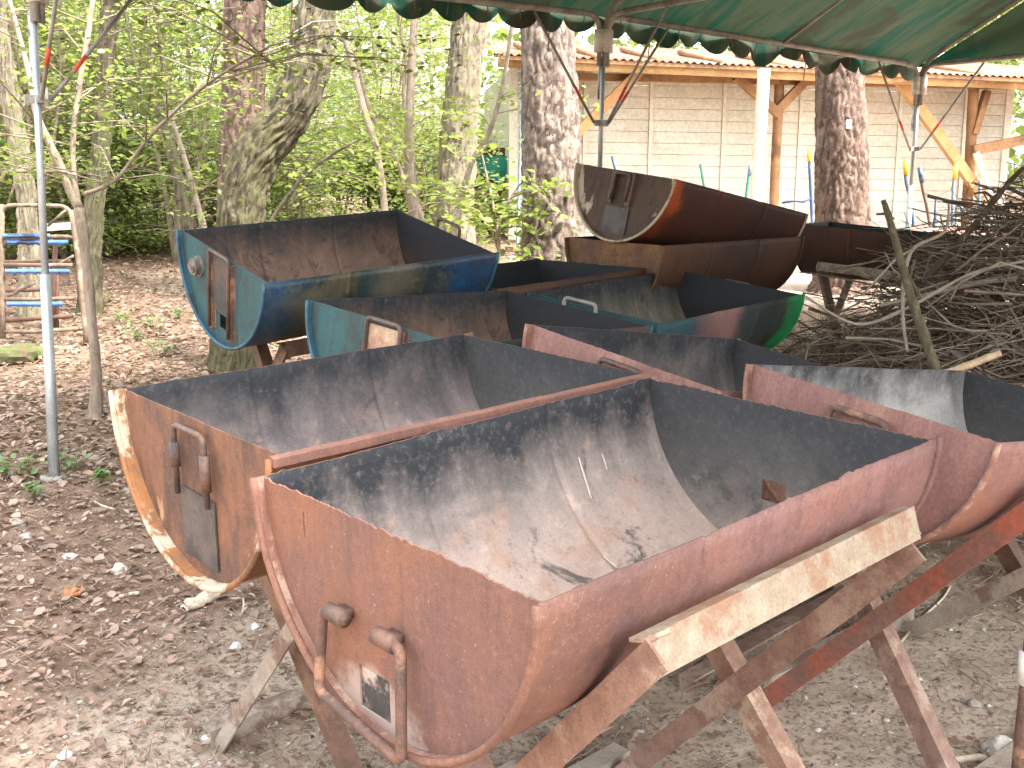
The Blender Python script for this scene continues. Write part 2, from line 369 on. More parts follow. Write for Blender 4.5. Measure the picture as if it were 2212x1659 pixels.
for i, a in enumerate([
    (259, 1237, 33, rock_m, .9, 'white lump of stone on the leaf litter below the peeling cream rim'),
    (509, 1402, 25, rock_m, .9, 'small white stone just left of the crossed grey stand legs'),
    (556, 1358, 24, rock_m, .8, 'small pale stone beside the upper part of the crossed stand legs'),
    (58, 1166, 27, rock_g, .6, 'flat greyish stone below the foot of the green tent pole'),
    (151, 1206, 30, rock_m, .4, 'thin beige flake of stone on dark soil left of the white lump'),
    (274, 1068, 24, rock_g, .6, 'grey stone at the edge of the peeling cream rim'),
    (454, 1603, 36, rock_m, .45, 'flat pale stone at the foot of the crossed grey stand legs'),
    (140, 1636, 34, rock_m, .4, 'flat whitish stone in the bottom left corner'),
    (586, 1567, 26, rock_m, .5, 'pale stone under the ground bar of the left stand'),
    (44, 1141, 30, rock_g, .6, 'dark grey stone at the left edge under the seedlings'),
    (2168, 1628, 80, rock_m, .7, 'large whitish rock in the bottom right corner'),
    (2105, 1526, 32, rock_g, .5, 'grey pebble above the large whitish rock'),
    (1827, 1315, 34, rock_m, .7, 'pale stone beneath the upper end of the cream angle iron')]):
    rock('stone', *a, i+1)
# strips of bark and twigs lying on the ground
def ground_stick(name, pts, rpx, mat, label, cat, flat=None):
    P = [gpix(x, y) for x, y in pts]; d = depth(P[0]); r = rpx*d/FPX
    for p in P: p.z += r*.8
    mb = MB()
    if flat: 
        a, b = P[0], P[-1]; t = (b-a); n = Vector((-t.y, t.x, 0)).normalized()*flat*d/FPX
        k = 9; vs = []
        for i in range(k):
            q = a+t*(i/(k-1)); wv = n*(.35+.65*math.sin(math.pi*(.15+.8*i/(k-1))))*(1+.3*mn.noise(Vector((i*.9, 1, 2))))
            for zz, sgn in ((.012, 1), (.026, .2), (.010, -1)): vs.append(q+wv*sgn+Vector((0, 0, zz+.004*math.sin(i*1.7))))
            for zz, sgn in ((.002, -1), (.012, .2), (.002, 1)): vs.append(q+wv*sgn+Vector((0, 0, zz)))
        fs = [(i*6+j, i*6+(j+1) % 6, (i+1)*6+(j+1) % 6, (i+1)*6+j) for i in range(k-1) for j in range(6)]+[(0, 1, 2, 3, 4, 5), tuple((k-1)*6+j for j in (5, 4, 3, 2, 1, 0))]
        mb.add(vs, fs)
    else: mb.tube(sub([tuple(p) for p in P], 4), r, 6, wob=.3)
    tag(mb.build(name, mat, None, True, tuple(P[0])), label, cat)
wood_pale = simple('pale_dead_wood', (.46, .38, .29), (.58, .50, .40), 20, .85, stretch=(6, 6, 1), bump=.3)
wood_dk = simple('dark_dead_wood', (.15, .11, .085), (.24, .18, .14), 20, .9, stretch=(3, 3, 1), bump=.4)
ground_stick('bark_strip', [(398, 1320), (440, 1300), (472, 1288)], 3, wood_pale, 'pale strip of bark lying left of the crossed stand legs', 'bark', flat=20)
ground_stick('fallen_twig', [(204, 1092), (225, 1103), (250, 1108)], 2.6, wood_pale, 'short curved pale twig left of the peeling cream rim', 'twig')
ground_stick('fallen_twig', [(258, 1290), (280, 1285), (300, 1281)], 4, wood_pale, 'short straight pale twig below the white lump of stone', 'twig')
ground_stick('fallen_twig', [(300, 1536), (345, 1545), (380, 1548), (425, 1543)], 3, wood_dk, 'long thin grey twig left of the foot of the stand leg', 'twig')
ground_stick('fallen_twig', [(505, 1268), (522, 1280), (527, 1302), (524, 1325)], 2.6, wood_pale, 'thin bent twig under the rusty trough with peeling cream rim', 'twig')
ground_stick('fallen_branch', [(2050, 1650), (2110, 1640), (2165, 1648), (2230, 1652)], 9, wood_pale, 'thick pale branch in front of the large whitish rock', 'branch')
ground_stick('fallen_twig', [(1945, 1395), (1985, 1350), (2035, 1300), (2052, 1272)], 3, wood_pale, 'pale forked twig on the soil between the crossed red stand legs', 'twig')
ground_stick('clay_chip', [(140, 1291), (160, 1287), (180, 1286)], 3, simple('orange_clay', (.42, .17, .08), (.33, .14, .07), 20, .9), 'flat orange red chip on the dark leaf litter', 'chip', flat=9)

# ------------------------------------------------------------------ the half drum troughs and their stands
DR, DL = .2925, .89
ang = lambda k, n: math.pi*k/n
def shell(L, ro, jag, seed, ribs=(-.148, .148), ins=.015):
    """half cylinder of sheet steel, 3 mm thick, two rolled hoops, the two long rims cut by torch"""
    nx_, na = 96, 40; th = .003; vs = []; fs = []; ms = []
    X = sorted(set([round(-L/2+L*i/nx_, 4) for i in range(nx_+1)]+[-L/2+.006, -L/2+ins, L/2-ins, L/2-.006]+[r+d for r in ribs for d in (-.012, -.006, 0, .006, .012)]))
    nX = len(X)
    for side, off in ((0, 0), (1, -th)):
        for x in X:
            rib = sum(.004*math.exp(-((x-r)/.0065)**2) for r in ribs)
            dent = .004*mn.noise(Vector((x*4, seed, 1)))
            for k in range(na+1):
                a = ang(k, na); rr = ro+off+rib+dent*math.sin(a)+.003*mn.noise(Vector((x*7, a*2, seed)))
                y = math.cos(a)*rr; z = -math.sin(a)*rr
                edge = max(0, 1-min(k, na-k)/2.0)
                z += edge*jag*(.7*mn.noise(Vector((x*5, seed+(5 if k < na/2 else 0), 2)))+.5*mn.noise(Vector((x*75, seed, k > na/2)))+(.6 if mn.noise(Vector((x*14, seed, 9+(k > na/2)))) > .32 else 0))
                vs.append((x, y, z))
    n1 = na+1; N = nX*n1
    for i in range(nX-1):
        for k in range(na):
            a, b, c, d = i*n1+k, i*n1+k+1, (i+1)*n1+k+1, (i+1)*n1+k
            xm = (X[i]+X[i+1])/2; fs.append((a, d, c, b)); ms.append(2 if abs(xm) > L/2-.006 else 0); fs.append((N+a, N+b, N+c, N+d)); ms.append(2 if abs(xm) > L/2-ins-.001 else 1)
        for k, fl in ((0, 0), (na, 1)):
            a, b = i*n1+k, (i+1)*n1+k
            fs.append((a, b, N+b, N+a) if fl else (b, a, N+a, N+b)); ms.append(0)
    for i, fl in ((0, 0), (nX-1, 1)):
        for k in range(na):
            a, b = i*n1+k, i*n1+k+1
            fs.append((a, N+a, N+b, b) if fl else (b, N+b, N+a, a)); ms.append(0)
    mb = MB(); mb.v = vs; mb.f = fs; mb.m = ms; return mb
def plate(x, sgn, ro, jag, seed, hole=None, th=.003):
    """half disc end, outer face towards sgn*x, optional list of (y0,y1,z0,z1) holes"""
    outl = []
    n = 44
    for k in range(n+1): a = ang(k, n); outl.append((math.cos(a)*ro, -math.sin(a)*ro))
    m = 150
    for k in range(1, m):
        y = -ro+2*ro*k/m; outl.append((y, jag*(.7*mn.noise(Vector((y*8, seed, 3)))+.7*mn.noise(Vector((y*90, seed, 5)))+.5*mn.noise(Vector((y*200, seed, 6))))-jag*.6))
    loops = [outl]
    for (y0, y1, z0, z1) in (hole or []): loops.append([(y0, z0), (y1, z0), (y1, z1), (y0, z1)])
    bm = bmesh.new(); es = []
    for lp in loops:
        vv = [bm.verts.new((x, y, z)) for y, z in lp]
        es += [bm.edges.new((vv[i], vv[(i+1) % len(vv)])) for i in range(len(vv))]
    bmesh.ops.triangle_fill(bm, edges=es, use_beauty=True, use_dissolve=False, normal=(sgn, 0, 0))
    bm.verts.index_update(); V0 = [tuple(v.co) for v in bm.verts]; F0 = []
    for f in bm.faces:
        idx = [v.index for v in f.verts]
        if f.normal.x*sgn < 0: idx.reverse()
        F0.append(tuple(idx))
    off = 0; N = len(V0); fs = list(F0); ms = [0]*len(F0)
    fs += [tuple(N+i for i in reversed(f)) for f in F0]; ms += [1]*len(F0)
    vs = V0+[(a-sgn*th, b, c) for a, b, c in V0]; bm.free()
    o = 0
    for lp in loops:
        k = len(lp)
        for i in range(k): fs.append((o+i, o+(i+1) % k, N+o+(i+1) % k, N+o+i)); ms.append(0)
        o += k
    mb = MB(); mb.v = vs; mb.f = fs; mb.m = ms; return mb
def rounded(pts, r=.018, k=5):
    """polyline with its inner corners rounded"""
    P = [Vector(p) for p in pts]; out = [P[0]]
    for i in range(1, len(P)-1):
        a = P[i]+(P[i-1]-P[i]).normalized()*r; b = P[i]+(P[i+1]-P[i]).normalized()*r
        for j in range(k+1):
            t = j/k; out.append(a*(1-t)**2+P[i]*2*t*(1-t)+b*t*t)
    out.append(P[-1]); return out
TROUGH_POSE = {
'B0':((-0.2337,2.1330,0.9480),(0.7401,0.6700,0.0574),(-0.0154,-0.0685,0.9975)),
'B1':((0.1557,1.6237,0.9234),(0.7312,0.6784,0.0715),(-0.0260,-0.0770,0.9967)),
'B2':((-0.5832,3.7215,1.1565),(0.7586,0.6458,0.0859),(0.0881,-0.2323,0.9687)),
'B3':((-0.0747,3.2561,0.9704),(0.6362,0.7713,-0.0188),(0.1083,-0.0651,0.9920)),
'B4':((0.5726,4.0297,0.9764),(0.7027,0.7087,0.0629),(0.0286,-0.1165,0.9928)),
'B5':((0.0287,4.3494,1.0249),(0.6694,0.7412,0.0509),(-0.0238,-0.0470,0.9986)),
'B6':((0.7535,4.8828,1.1584),(0.7823,0.6218,0.0367),(-0.0166,-0.0381,0.9991)),
'B7':((0.7840,4.9003,1.3676),(0.7583,0.6351,-0.1474),(0.1902,0.0008,0.9818)),
'B9':((0.5419,2.6951,0.9220),(0.7320,0.6719,-0.1126),(0.1774,-0.0283,0.9837)),
'B10':((1.0407,2.4020,0.8855),(0.7922,0.6028,-0.0954),(0.1435,-0.0320,0.9891)),
}
_a, _b = pix(1700, 480, 6.15), pix(2112, 523, 5.65)
_x = (_b-_a).normalized(); _z = Vector((-.02, .0, 1)); _z = (_z-_x*_z.dot(_x)).normalized()
TROUGH_POSE['B8'] = (tuple((_a+_b)/2+_z.cross(_x)*DR), tuple(_x), tuple(_z))
SIZE = {'B9': 1.04, 'B10': .96}                      # drums of slightly different make
def pose_matrix(k):
    t, x, z = TROUGH_POSE[k]; x = Vector(x).normalized(); z = Vector(z); z = (z-x*z.dot(x)).normalized(); y = z.cross(x)
    k_ = SIZE.get(k, 1.0); t = (t[0]*k_, t[1]*k_, CAMH+(t[2]-CAMH)*k_); x, y, z = x*k_, y*k_, z*k_
    return Matrix(((x.x, y.x, z.x, t[0]), (x.y, y.y, z.y, t[1]), (x.z, y.z, z.z, t[2]), (0, 0, 0, 1)))
GROUP_T = 'half drum fire troughs under the tent'
def trough(key, label, outer, inner, end_out, end_in, chime=None, jag=.0015, L=DL, ins=.015, tube_mat=None, near=(), far=(), hole_near=None, hole_far=None, strip=None, ribs=(-.148, .148)):
    root = empty('fire_trough', (0, 0, 0), label, 'fire trough', GROUP_T)
    root.matrix_world = pose_matrix(key); seed = int(key[1:])+1
    shell(L, DR, jag, seed, ribs, ins).build('shell', [outer, inner, chime or outer], root, True)
    plate(-L/2+ins, -1, DR-.0035, jag, seed+.5, hole_near).build('end_plate', [end_out, end_in], root)
    plate(L/2-ins, 1, DR-.0035, jag, seed+.9, hole_far).build('end_plate', [end_out, end_in], root)
    for sx in (-1, 1):
        pts = [(sx*L/2, math.cos(ang(k, 32))*(DR+.001), -math.sin(ang(k, 32))*(DR+.001)) for k in range(33)]
        MB().tube(pts, .0058, 8).build('rolled_rim', tube_mat or chime or outer, root, True)
    for sx, what in ((-1, near), (1, far)):
        xo = sx*(L/2-ins)+sx*.0005
        for w in what: w(root, xo, sx)
    if strip:
        mb = MB(); pts = [(-L/2+.002+(L-.004)*i/24, -DR-.006, .002+.002*mn.noise(Vector((i*.4, 3, seed)))) for i in range(25)]
        vs = []; 
        for (x, y, z) in pts:
            for dy, dz in ((.006, -.012), (-.006, -.014), (-.006, .0), (.006, .003)): vs.append((x, y+dy, z+dz))
        fs = [(i*4+j, i*4+(j+1) % 4, (i+1)*4+(j+1) % 4, (i+1)*4+j) for i in range(24) for j in range(4)]+[(0, 1, 2, 3), (99, 98, 97, 96)]
        mb.add(vs, fs).build('rim_strip', strip, root)
    return root
# things fixed to the ends: each returns a builder(root, x, sgn); y is given for the near end as seen from outside (left = +y)
def frame_handle(y0, y1, ztop, zbot, rod=.0065, mat='steel_dark', off=.012, sleeves=(), smat='steel_dark'):
    def f(root, x, s):
        xx = x+s*off
        MB().tube(rounded([(xx, y0, zbot), (xx, y0, ztop), (xx, y1, ztop), (xx, y1, zbot)]), rod, 10).build('handle', M[mat], root, True)
        for (yy, za, zb) in sleeves:
            MB().tube([(xx, yy, za), (xx, yy, zb)], rod*1.65, 12).build('handle_sleeve', M[smat], root, True)
    return f
def hang_handle(y0, y1, zs, zbot, rod=.0075):
    """U rod hinged in two sideways sleeves, hanging down"""
    def f(root, x, s):
        a = x+s*.020; b = x+s*.030
        pts = rounded([(a, y0-.055, zs), (a, y0, zs), (b, y0+.006, zbot), (b, y1-.006, zbot-.026), (a, y1, zs+.004), (a, y1+.055, zs+.004)], .016)
        MB().tube(pts, rod, 10).build('handle', M['steel_rust'], root, True)
        for yy, d, e in ((y0, -1, .0), (y1, 1, .004)):
            mb = MB(); mb.tube([(a, yy+d*.012, zs+e), (a, yy+d*.052, zs+e)], .0120, 14)
            mb.bar((x, yy+d*.032, zs+e), (a, yy+d*.032, zs+e), .024, .012)
            mb.build('handle_sleeve', M['steel_rust'], root, True)
    return f
def cover_plate(y0, y1, z0, z1, mat, off=.004, th=.003):
    def f(root, x, s):
        mb = MB(); mb.bar((x+s*off, (y0+y1)/2, z0), (x+s*off, (y0+y1)/2, z1), abs(y1-y0), th, up=(1, 0, 0)); mb.build('vent_door', mat, root)
    return f
def bung(y, z, r=.034):
    def f(root, x, s):
        mb = MB()
        for (ra, rb, xa, xb) in ((r*1.25, r*1.2, 0, .006), (r, r, .006, .014), (r*.93, r*.93, .014, .018), (r, r, .018, .024), (r*.75, r*.7, .024, .030)):
            mb.tube([(x+s*xa, y, z), (x+s*xb, y, z)], [ra, rb], 20)
        mb.bar((x+s*.030, y-r*.5, z), (x+s*.030, y+r*.5, z), .008, .008)
        mb.build('bung', M['bung'], root, False)
    return f
def guides(ys, z0, z1, mat, wd=.014):
    def f(root, x, s):
        for yy in ys:
            mb = MB(); mb.angle((x, yy, z0), (x, yy, z1), .016, .003, up=(s, 0, 0)); mb.bar((x+s*.006, yy, z0), (x+s*.006, yy, z1), wd, .012, up=(1, 0, 0)); mb.build('door_guide', mat, root)
    return f
M['bung'] = simple('zinc_bung', (.24, .22, .19), (.15, .125, .105), 60, .5, metal=.4, bump=.2)
M['ash_plate'] = simple('ash_covered_plate', (.52, .45, .40), (.36, .25, .20), 22, .9, bump=.4, c3=(.06, .055, .05))
M['vent_dark'] = simple('scorched_vent_door', (.05, .045, .045), (.10, .085, .075), 12, .6, bump=.2, c3=(.10, .09, .085))
rust_red = drum_outer('trough_rust_red', [(0, (.185, .098, .070)), (.22, (.21, .112, .085)), (.42, (.25, .14, .13)), (.8, (.255, .137, .13)), (1, (.195, .11, .102))], (.13, .07, .06), 1, .5, burnt=.12)
end_red = drum_outer('end_rust_red', [(0, (.205, .110, .086)), (1, (.22, .118, .092))], (.13, .075, .066), 41, .6, (.5, .42, .36), val=.92, ashy=True)
chime_red = simple('rim_rust_red', (.20, .10, .075), (.27, .145, .105), 40, .7, bump=.4, c3=(.38, .26, .19))
in_ash = drum_inner('inside_grey_ash', (.43, .325, .275), (.27, .22, .20), depth=-.06, seed=2, patch=.55, black=.75, rust=(.38, .235, .175))
in_end = drum_inner('inside_end_soot', (.25, .215, .19), (.105, .098, .092), soot=(.042, .043, .046), seed=5, patch=.25, depth=-.06, black=.5, rust=(.17, .12, .095))
in_grey = drum_inner('inside_grey_scale', (.36, .275, .25), (.155, .13, .125), seed=8, patch=.35, depth=-.08, black=.35, rust=(.27, .17, .14))
in_brown = drum_inner('inside_brown_scale', (.23, .15, .115), (.165, .105, .08), seed=12, patch=.45, depth=-.12, rust=(.25, .15, .10), black=.6)
in_brown_end = drum_inner('inside_brown_end', (.16, .09, .06), (.06, .04, .035), seed=14, patch=.5, depth=.1, rust=(.24, .11, .05), black=.4)
in_white = drum_inner('inside_pale_scale', (.30, .27, .22), (.17, .15, .125), seed=16, patch=.15, depth=-.05, black=.7)
in_black = drum_inner('inside_black', (.05, .035, .03), (.035, .027, .024), seed=18, patch=.2, depth=.2, black=.3, rust=(.08, .045, .035))
in_light = drum_inner('inside_light_grey', (.42, .38, .36), (.34, .32, .31), seed=22, patch=.1, depth=-.22, black=.25)
orange_o = drum_outer('trough_rust_orange', [(0, (.26, .12, .055)), (.25, (.25, .11, .055)), (.6, (.18, .085, .055)), (1, (.2, .09, .06))], (.09, .05, .04), 3, .6, (.6, .52, .40), burnt=.3)
def peel_mat(name, base, dark, paint, seed, lo=.5, ring=0):
    m = NT(name); n = m.noise(m.co((1, 1, .45), loc=(seed, 0, 0)), 10, 7, .72, .4); g = m.math('ADD', m.math('MULTIPLY', m.noise(m.co((10, 10, 2.2), loc=(0, seed, 0)), 2.4, 6, .7, .8), .45), m.math('MULTIPLY', m.noise(m.co((1, 1, 1), loc=(seed, seed, 0)), 7, 6, .7, .5), .55)); k = m.noise(m.co(), 80, 7, .78)
    c = m.mix(m.math('MULTIPLY', m.step(g, .40, .62), .9), base, dark); c = m.mix(m.math('MULTIPLY', m.step(k, .52, .72), .5), c, tuple(1.5*a for a in base))
    if ring:
        tc = m.n('ShaderNodeTexCoord'); sp = m.n('ShaderNodeSeparateXYZ'); m.t.links.new(tc.outputs['Object'], sp.inputs[0])
        rr = m.math('SQRT', m.math('ADD', m.math('POWER', sp.outputs[1], 2.0), m.math('POWER', sp.outputs[2], 2.0)))
        n = m.math('ADD', n, m.math('MULTIPLY', m.step(rr, .195, .285), ring)); n = m.math('ADD', n, m.math('MULTIPLY', m.step(sp.outputs[2], -.15, -.28), -ring*.8))
    c = m.mix(m.math('MULTIPLY', m.step(n, lo, lo+.07), .9), c, paint); c = m.grain(c, 260, .3)
    m.bsdf(c, .7, 0, m.bump(m.math('ADD', n, k), .35, .006), .3); return m.mat
cream_rim = peel_mat('cream_peeling_rim', (.30, .13, .05), (.13, .075, .05), (.50, .42, .31), 4, .50)
end_orange = peel_mat('end_rust_orange', (.20, .095, .055), (.065, .046, .042), (.40, .26, .15), 7, .66, ring=.14)
strip_pink = peel_mat('rim_strip_rust', (.24, .115, .085), (.155, .082, .066), (.52, .17, .04), 11, .62)
blue_o = drum_outer('trough_blue', [(0, (.004, .07, .17)), (.10, (.004, .065, .16)), (.20, (.010, .035, .045)), (.33, (.010, .014, .015)), (.42, (.02, .05, .055)), (.52, (.13, .125, .10)), (.60, (.10, .10, .085)), (.66, (.010, .035, .04)), (.74, (.010, .04, .075)), (.82, (.004, .075, .21)), (1, (.006, .08, .22))], (.04, .035, .03), 6, .25, (.2, .25, .27), .42, .45, burnt=.35)
end_teal = peel_mat('end_teal', (.028, .085, .09), (.038, .045, .045), (.12, .08, .06), 15, .60)
rim_teal = simple('rim_teal', (.022, .075, .12), (.035, .10, .14), 30, .55, bump=.2, c3=(.02, .045, .055), spec=.4)
teal_o = drum_outer('trough_teal', [(0, (.03, .14, .17)), (.3, (.05, .09, .09)), (.6, (.12, .075, .055)), (1, (.10, .065, .05))], (.06, .045, .04), 9, .5)
green_o = drum_outer('trough_burnt_green', [(0, (.03, .09, .12)), (.22, (.03, .07, .09)), (.30, (.22, .12, .11)), (.50, (.24, .13, .12)), (.56, (.035, .05, .055)), (.74, (.02, .03, .032)), (.86, (.02, .035, .03)), (.90, (.012, .26, .085)), (1, (.01, .32, .10))], (.06, .05, .045), 13, .3)
brown_o = drum_outer('trough_brown', [(0, (.20, .095, .045)), (.1, (.11, .055, .035)), (.6, (.085, .045, .032)), (1, (.10, .05, .033))], (.05, .03, .025), 17, .45, (.25, .16, .1))
brown_r = drum_outer('trough_brown_orange', [(0, (.55, .11, .02)), (.05, (.42, .085, .02)), (.10, (.09, .035, .025)), (.6, (.065, .028, .022)), (1, (.075, .032, .022))], (.05, .025, .02), 19, .35, (.2, .1, .06))
end_white = peel_mat('end_white_brown', (.095, .058, .040), (.045, .034, .029), (.48, .41, .32), 21, .68, ring=.24)
rim_white = peel_mat('rim_white_paint', (.50, .42, .32), (.40, .30, .2), (.20, .11, .06), 23, .58)
pink_o = drum_outer('trough_rust_pink', [(0, (.28, .15, .13)), (.4, (.25, .13, .11)), (1, (.27, .14, .125))], (.15, .08, .07), 25, .45, (.42, .34, .3))
end_pink = simple('end_rust_pink', (.25, .125, .105), (.19, .095, .08), 14, .6, stretch=(1, 1, .4), bump=.2, c3=(.32, .18, .14), spec=.35)
end_black = simple('end_sooty', (.04, .032, .03), (.07, .05, .042), 14, .7, bump=.2)

trough('B1', 'largest nearest half drum trough, reddish rust outside with grey ash inside and a hanging handle', rust_red, in_ash, end_red, in_end, chime_red, .0042, tube_mat=rust_red,
       near=(hang_handle(.118, -.056, -.140, -.262), cover_plate(.074, -.006, -.278, -.200, M['ash_plate'], off=-.006)), hole_near=[(.0, .068, -.275, -.212), (.186, .190, -.066, -.028)], hole_far=[(-.03, .022, -.182, -.142)], far=(hang_handle(.10, -.09, -.12, -.25),))
trough('B0', 'rusty orange half drum trough with peeling cream rim and sliding handle at the left', orange_o, in_grey, end_orange, in_end, cream_rim, .002, ins=.024,
       near=(frame_handle(.055, -.058, -.018, -.145, .0055, 'steel_dark', .014, ((.055, -.05, -.095), (-.058, -.05, -.115))), cover_plate(.062, -.062, -.262, -.135, M['vent_dark'], off=.003)), strip=strip_pink)
trough('B2', 'bright blue half drum trough with bung and tall frame handle, at far left', blue_o, in_brown, end_teal, in_brown_end, rim_teal, .0012,
       near=(bung(.165, -.085, .028), frame_handle(.062, -.070, .004, -.255, .006, 'steel_dark', .016), guides((.062, -.070), -.262, -.012, M['steel_rust']),
             cover_plate(.056, -.064, -.19, -.010, simple('scorched_teal_door', (.032, .04, .04), (.055, .055, .048), 14, .6, c3=(.10, .065, .045)), .006)),
       far=(frame_handle(.055, -.075, .030, -.12, .006, 'steel_dark', .014),), hole_near=[(-.052, .02, -.245, -.20)])
trough('B3', 'teal half drum trough with bung and brown inside, between blue and nearest troughs', teal_o, in_brown, end_teal, in_brown_end, rim_teal, .0015,
       near=(bung(.135, -.175, .024), frame_handle(.045, -.085, .004, -.22, .0065, 'steel_dark', .016), guides((.050, -.090), -.25, -.01, M['steel_rust']), cover_plate(.042, -.082, -.2, -.012, simple('rusty_pink_door', (.34, .2, .15), (.24, .12, .085), 12, .7, c3=(.42, .30, .2)), .006)),
       far=(frame_handle(.055, -.075, .022, -.12, .0065, 'galv_old', .016),))
trough('B4', 'burnt half drum trough with bright green far end and pale scaled inside', green_o, in_white, end_teal, in_black, green_o, .0015,
       near=(frame_handle(.06, -.06, -.02, -.15, .006, 'steel_dark', .014),), far=(frame_handle(.06, -.06, -.005, -.12, .006, 'steel_dark', .014),))
trough('B5', 'black sooted half drum trough almost hidden behind the blue one', brown_o, in_black, end_black, in_black, None, .002,
       near=(frame_handle(.06, -.06, -.02, -.15, .006, 'steel_dark', .014),))
trough('B6', 'brown half drum trough at the bottom of the two stacked ones', brown_o, in_black, simple('end_brown', (.15, .075, .035), (.10, .052, .032), 12, .7, c3=(.2, .1, .04)), in_black, None, .002,
       near=(frame_handle(.085, -.055, -.105, -.2, .0065, 'galv_old', .016),))
trough('B7', 'tilted brown half drum trough with orange edged white rim, stacked on another one', brown_r, in_black, end_white, in_black, rim_white, .001,
       near=(frame_handle(.040, -.045, -.012, -.125, .008, 'steel_dark', .016), guides((.052, -.056), -.14, -.006, M['steel_dark'], .026), cover_plate(.07, -.07, -.262, -.15, M['vent_dark'], .004)))
trough('B8', 'long brown half drum trough seen side on behind the brushwood', drum_outer('trough_brown_far', [(0, (.07, .038, .03)), (.5, (.085, .045, .035)), (1, (.07, .04, .03))], (.045, .03, .025), 31, .4), in_black, end_black, in_black, None, .001)
trough('B9', 'pinkish rust half drum trough just beyond the far corner of the nearest one', pink_o, in_grey, end_pink, in_end, chime_red, .0015, L=.86,
       near=(frame_handle(.04, -.085, -.018, -.13, .0065, 'steel_dark', .018, ((.04, -.045, -.10), (-.085, -.045, -.10))),))
trough('B10', 'pinkish rust half drum trough with light grey inside, at the right edge', pink_o, in_light, end_pink, in_end, chime_red, .0018,
       near=(frame_handle(.06, -.075, -.030, -.15, .0075, 'steel_rust', .020, ((.06, -.05, -.1), (-.075, -.045, -.10)), 'steel_rust'),))

ang_m = {'cream': simple('cream_angle_iron', (.31, .265, .20), (.25, .195, .14), 26, .75, bump=.3, c3=(.24, .145, .095)),
         'rust': simple('rusty_angle_iron', (.16, .092, .072), (.215, .135, .105), 26, .75, bump=.35, c3=(.28, .205, .16)),
         'grey': simple('dirty_angle_iron', (.26, .21, .17), (.33, .28, .23), 22, .8, bump=.35, c3=(.17, .11, .085)),
         'red': simple('red_painted_angle', (.17, .095, .075), (.30, .09, .055), 9, .7, bump=.3, c3=(.2, .125, .10)),
         'brown': simple('brown_angle_iron', (.10, .06, .045), (.15, .085, .06), 22, .75, bump=.3, c3=(.2, .12, .08)),
         'pink': simple('flaking_pink_angle', (.27, .165, .12), (.20, .115, .085), 30, .78, bump=.4, c3=(.38, .29, .215))}
def stand(key, label, mats, zt=-.072, half=.328, foot=.27, xs_=(-.30, .30), size=.042, L=.62, ties=True, only=None):
    """two crossed legs at each end, a top rail each side, a foot tie each side"""
    Mx = pose_matrix(key); t = Mx.to_translation()
    o = (t.x, t.y, ground(t.x, t.y)); root = empty('trough_stand', o, label, 'stand', 'angle iron stands carrying the fire troughs')
    P = lambda x, y, z: Mx @ Vector((x, y, z))
    upv = Mx.to_3x3() @ Vector((0, 0, 1)); lx = Mx.to_3x3() @ Vector((1, 0, 0))
    def footp(x, y):
        p = P(x, y, -.5); return Vector((p.x, p.y, ground(p.x, p.y)-.005))
    for s, mm in ((1, mats[0]), (-1, mats[1])):
        out = (Mx.to_3x3() @ Vector((0, s, 0)))
        mb = MB(); a, b = P(-L/2-.0, s*half, zt), P(L/2, s*half, zt)
        mb.angle(a, b, .050, .005, up=(upv*.95-out*.30).normalized(), flip=s, side=.024); mb.build('top_rail', ang_m[mm], root, origin=o)
    k = 2
    for xi, x in enumerate(xs_):
        for s in (1, -1):
            mm = mats[k]; k += 1
            dx = .046 if s > 0 else -.010
            a = P(x+dx, s*(half+.002), zt-(.0 if s < 0 and xi == 0 else .045)); b = footp(x+dx, -s*foot)
            mb = MB(); mb.angle(a, b, size, .005, up=-lx, flip=s); mb.build('leg', ang_m[mm], root, origin=o)
    if ties:
        for s in (1, -1):
            a = footp(xs_[0]-.02, s*(foot-.02)); b = footp(xs_[1]+.05, s*(foot-.02)); a.z += .045; b.z += .045
            mb = MB(); mb.angle(a, b, .045, .005, up=(0, 0, 1), flip=-s); mb.build('foot_tie', ang_m[mats[6]], root, origin=o)
    return root
#                     left rail, right rail, near(+y leg), near(-y leg), far(+), far(-), tie
def splash(root, key, pts, wpx):
    """thin pale streak dried on the inside of the drum"""
    Mi = pose_matrix(key).inverted(); o = Mi @ Vector((0, 0, CAMH)); rr = DR-.0042; P = []
    for x, y in pts:
        d = Mi.to_3x3() @ ray(x, y); A = d.y*d.y+d.z*d.z; B = o.y*d.y+o.z*d.z; Cc = o.y*o.y+o.z*o.z-rr*rr
        P.append(o+d*((-B+math.sqrt(B*B-A*Cc))/A))
    n = len(P); vs = []
    for i, p in enumerate(P):
        wd = wpx*1.8/FPX*(.35+.65*math.sin(math.pi*(i+.6)/(n+.2))); nn = Vector((0, -p.y, -p.z)).normalized()*.0008
        vs += [p+Vector((-wd, 0, 0))+nn*.2, p+nn, p+Vector((wd, 0, 0))+nn*.2]
    MB().add(vs, [(i*3+j, i*3+j+1, i*3+j+4, i*3+j+3) for i in range(n-1) for j in range(2)]).build('splash_mark', dropm, root)
dropm = simple('dried_white_splash', (.62, .58, .48), (.5, .44, .34), 40, .9, bump=0)
_r1 = [o for o in C.objects if o.get('category') == 'fire trough'][0]
splash(_r1, 'B1', [(1250, 988), (1258, 1015), (1266, 1040), (1277, 1076)], 3.2)
splash(_r1, 'B1', [(1300, 980), (1305, 993), (1311, 1014)], 2.4)
splash(_r1, 'B1', [(1305, 1203), (1318, 1214), (1333, 1226)], 2.6)
stand('B1', 'stand with cream top rail and flaking pink legs under the nearest trough', ('grey', 'cream', 'rust', 'pink', 'pink', 'rust', 'grey'))
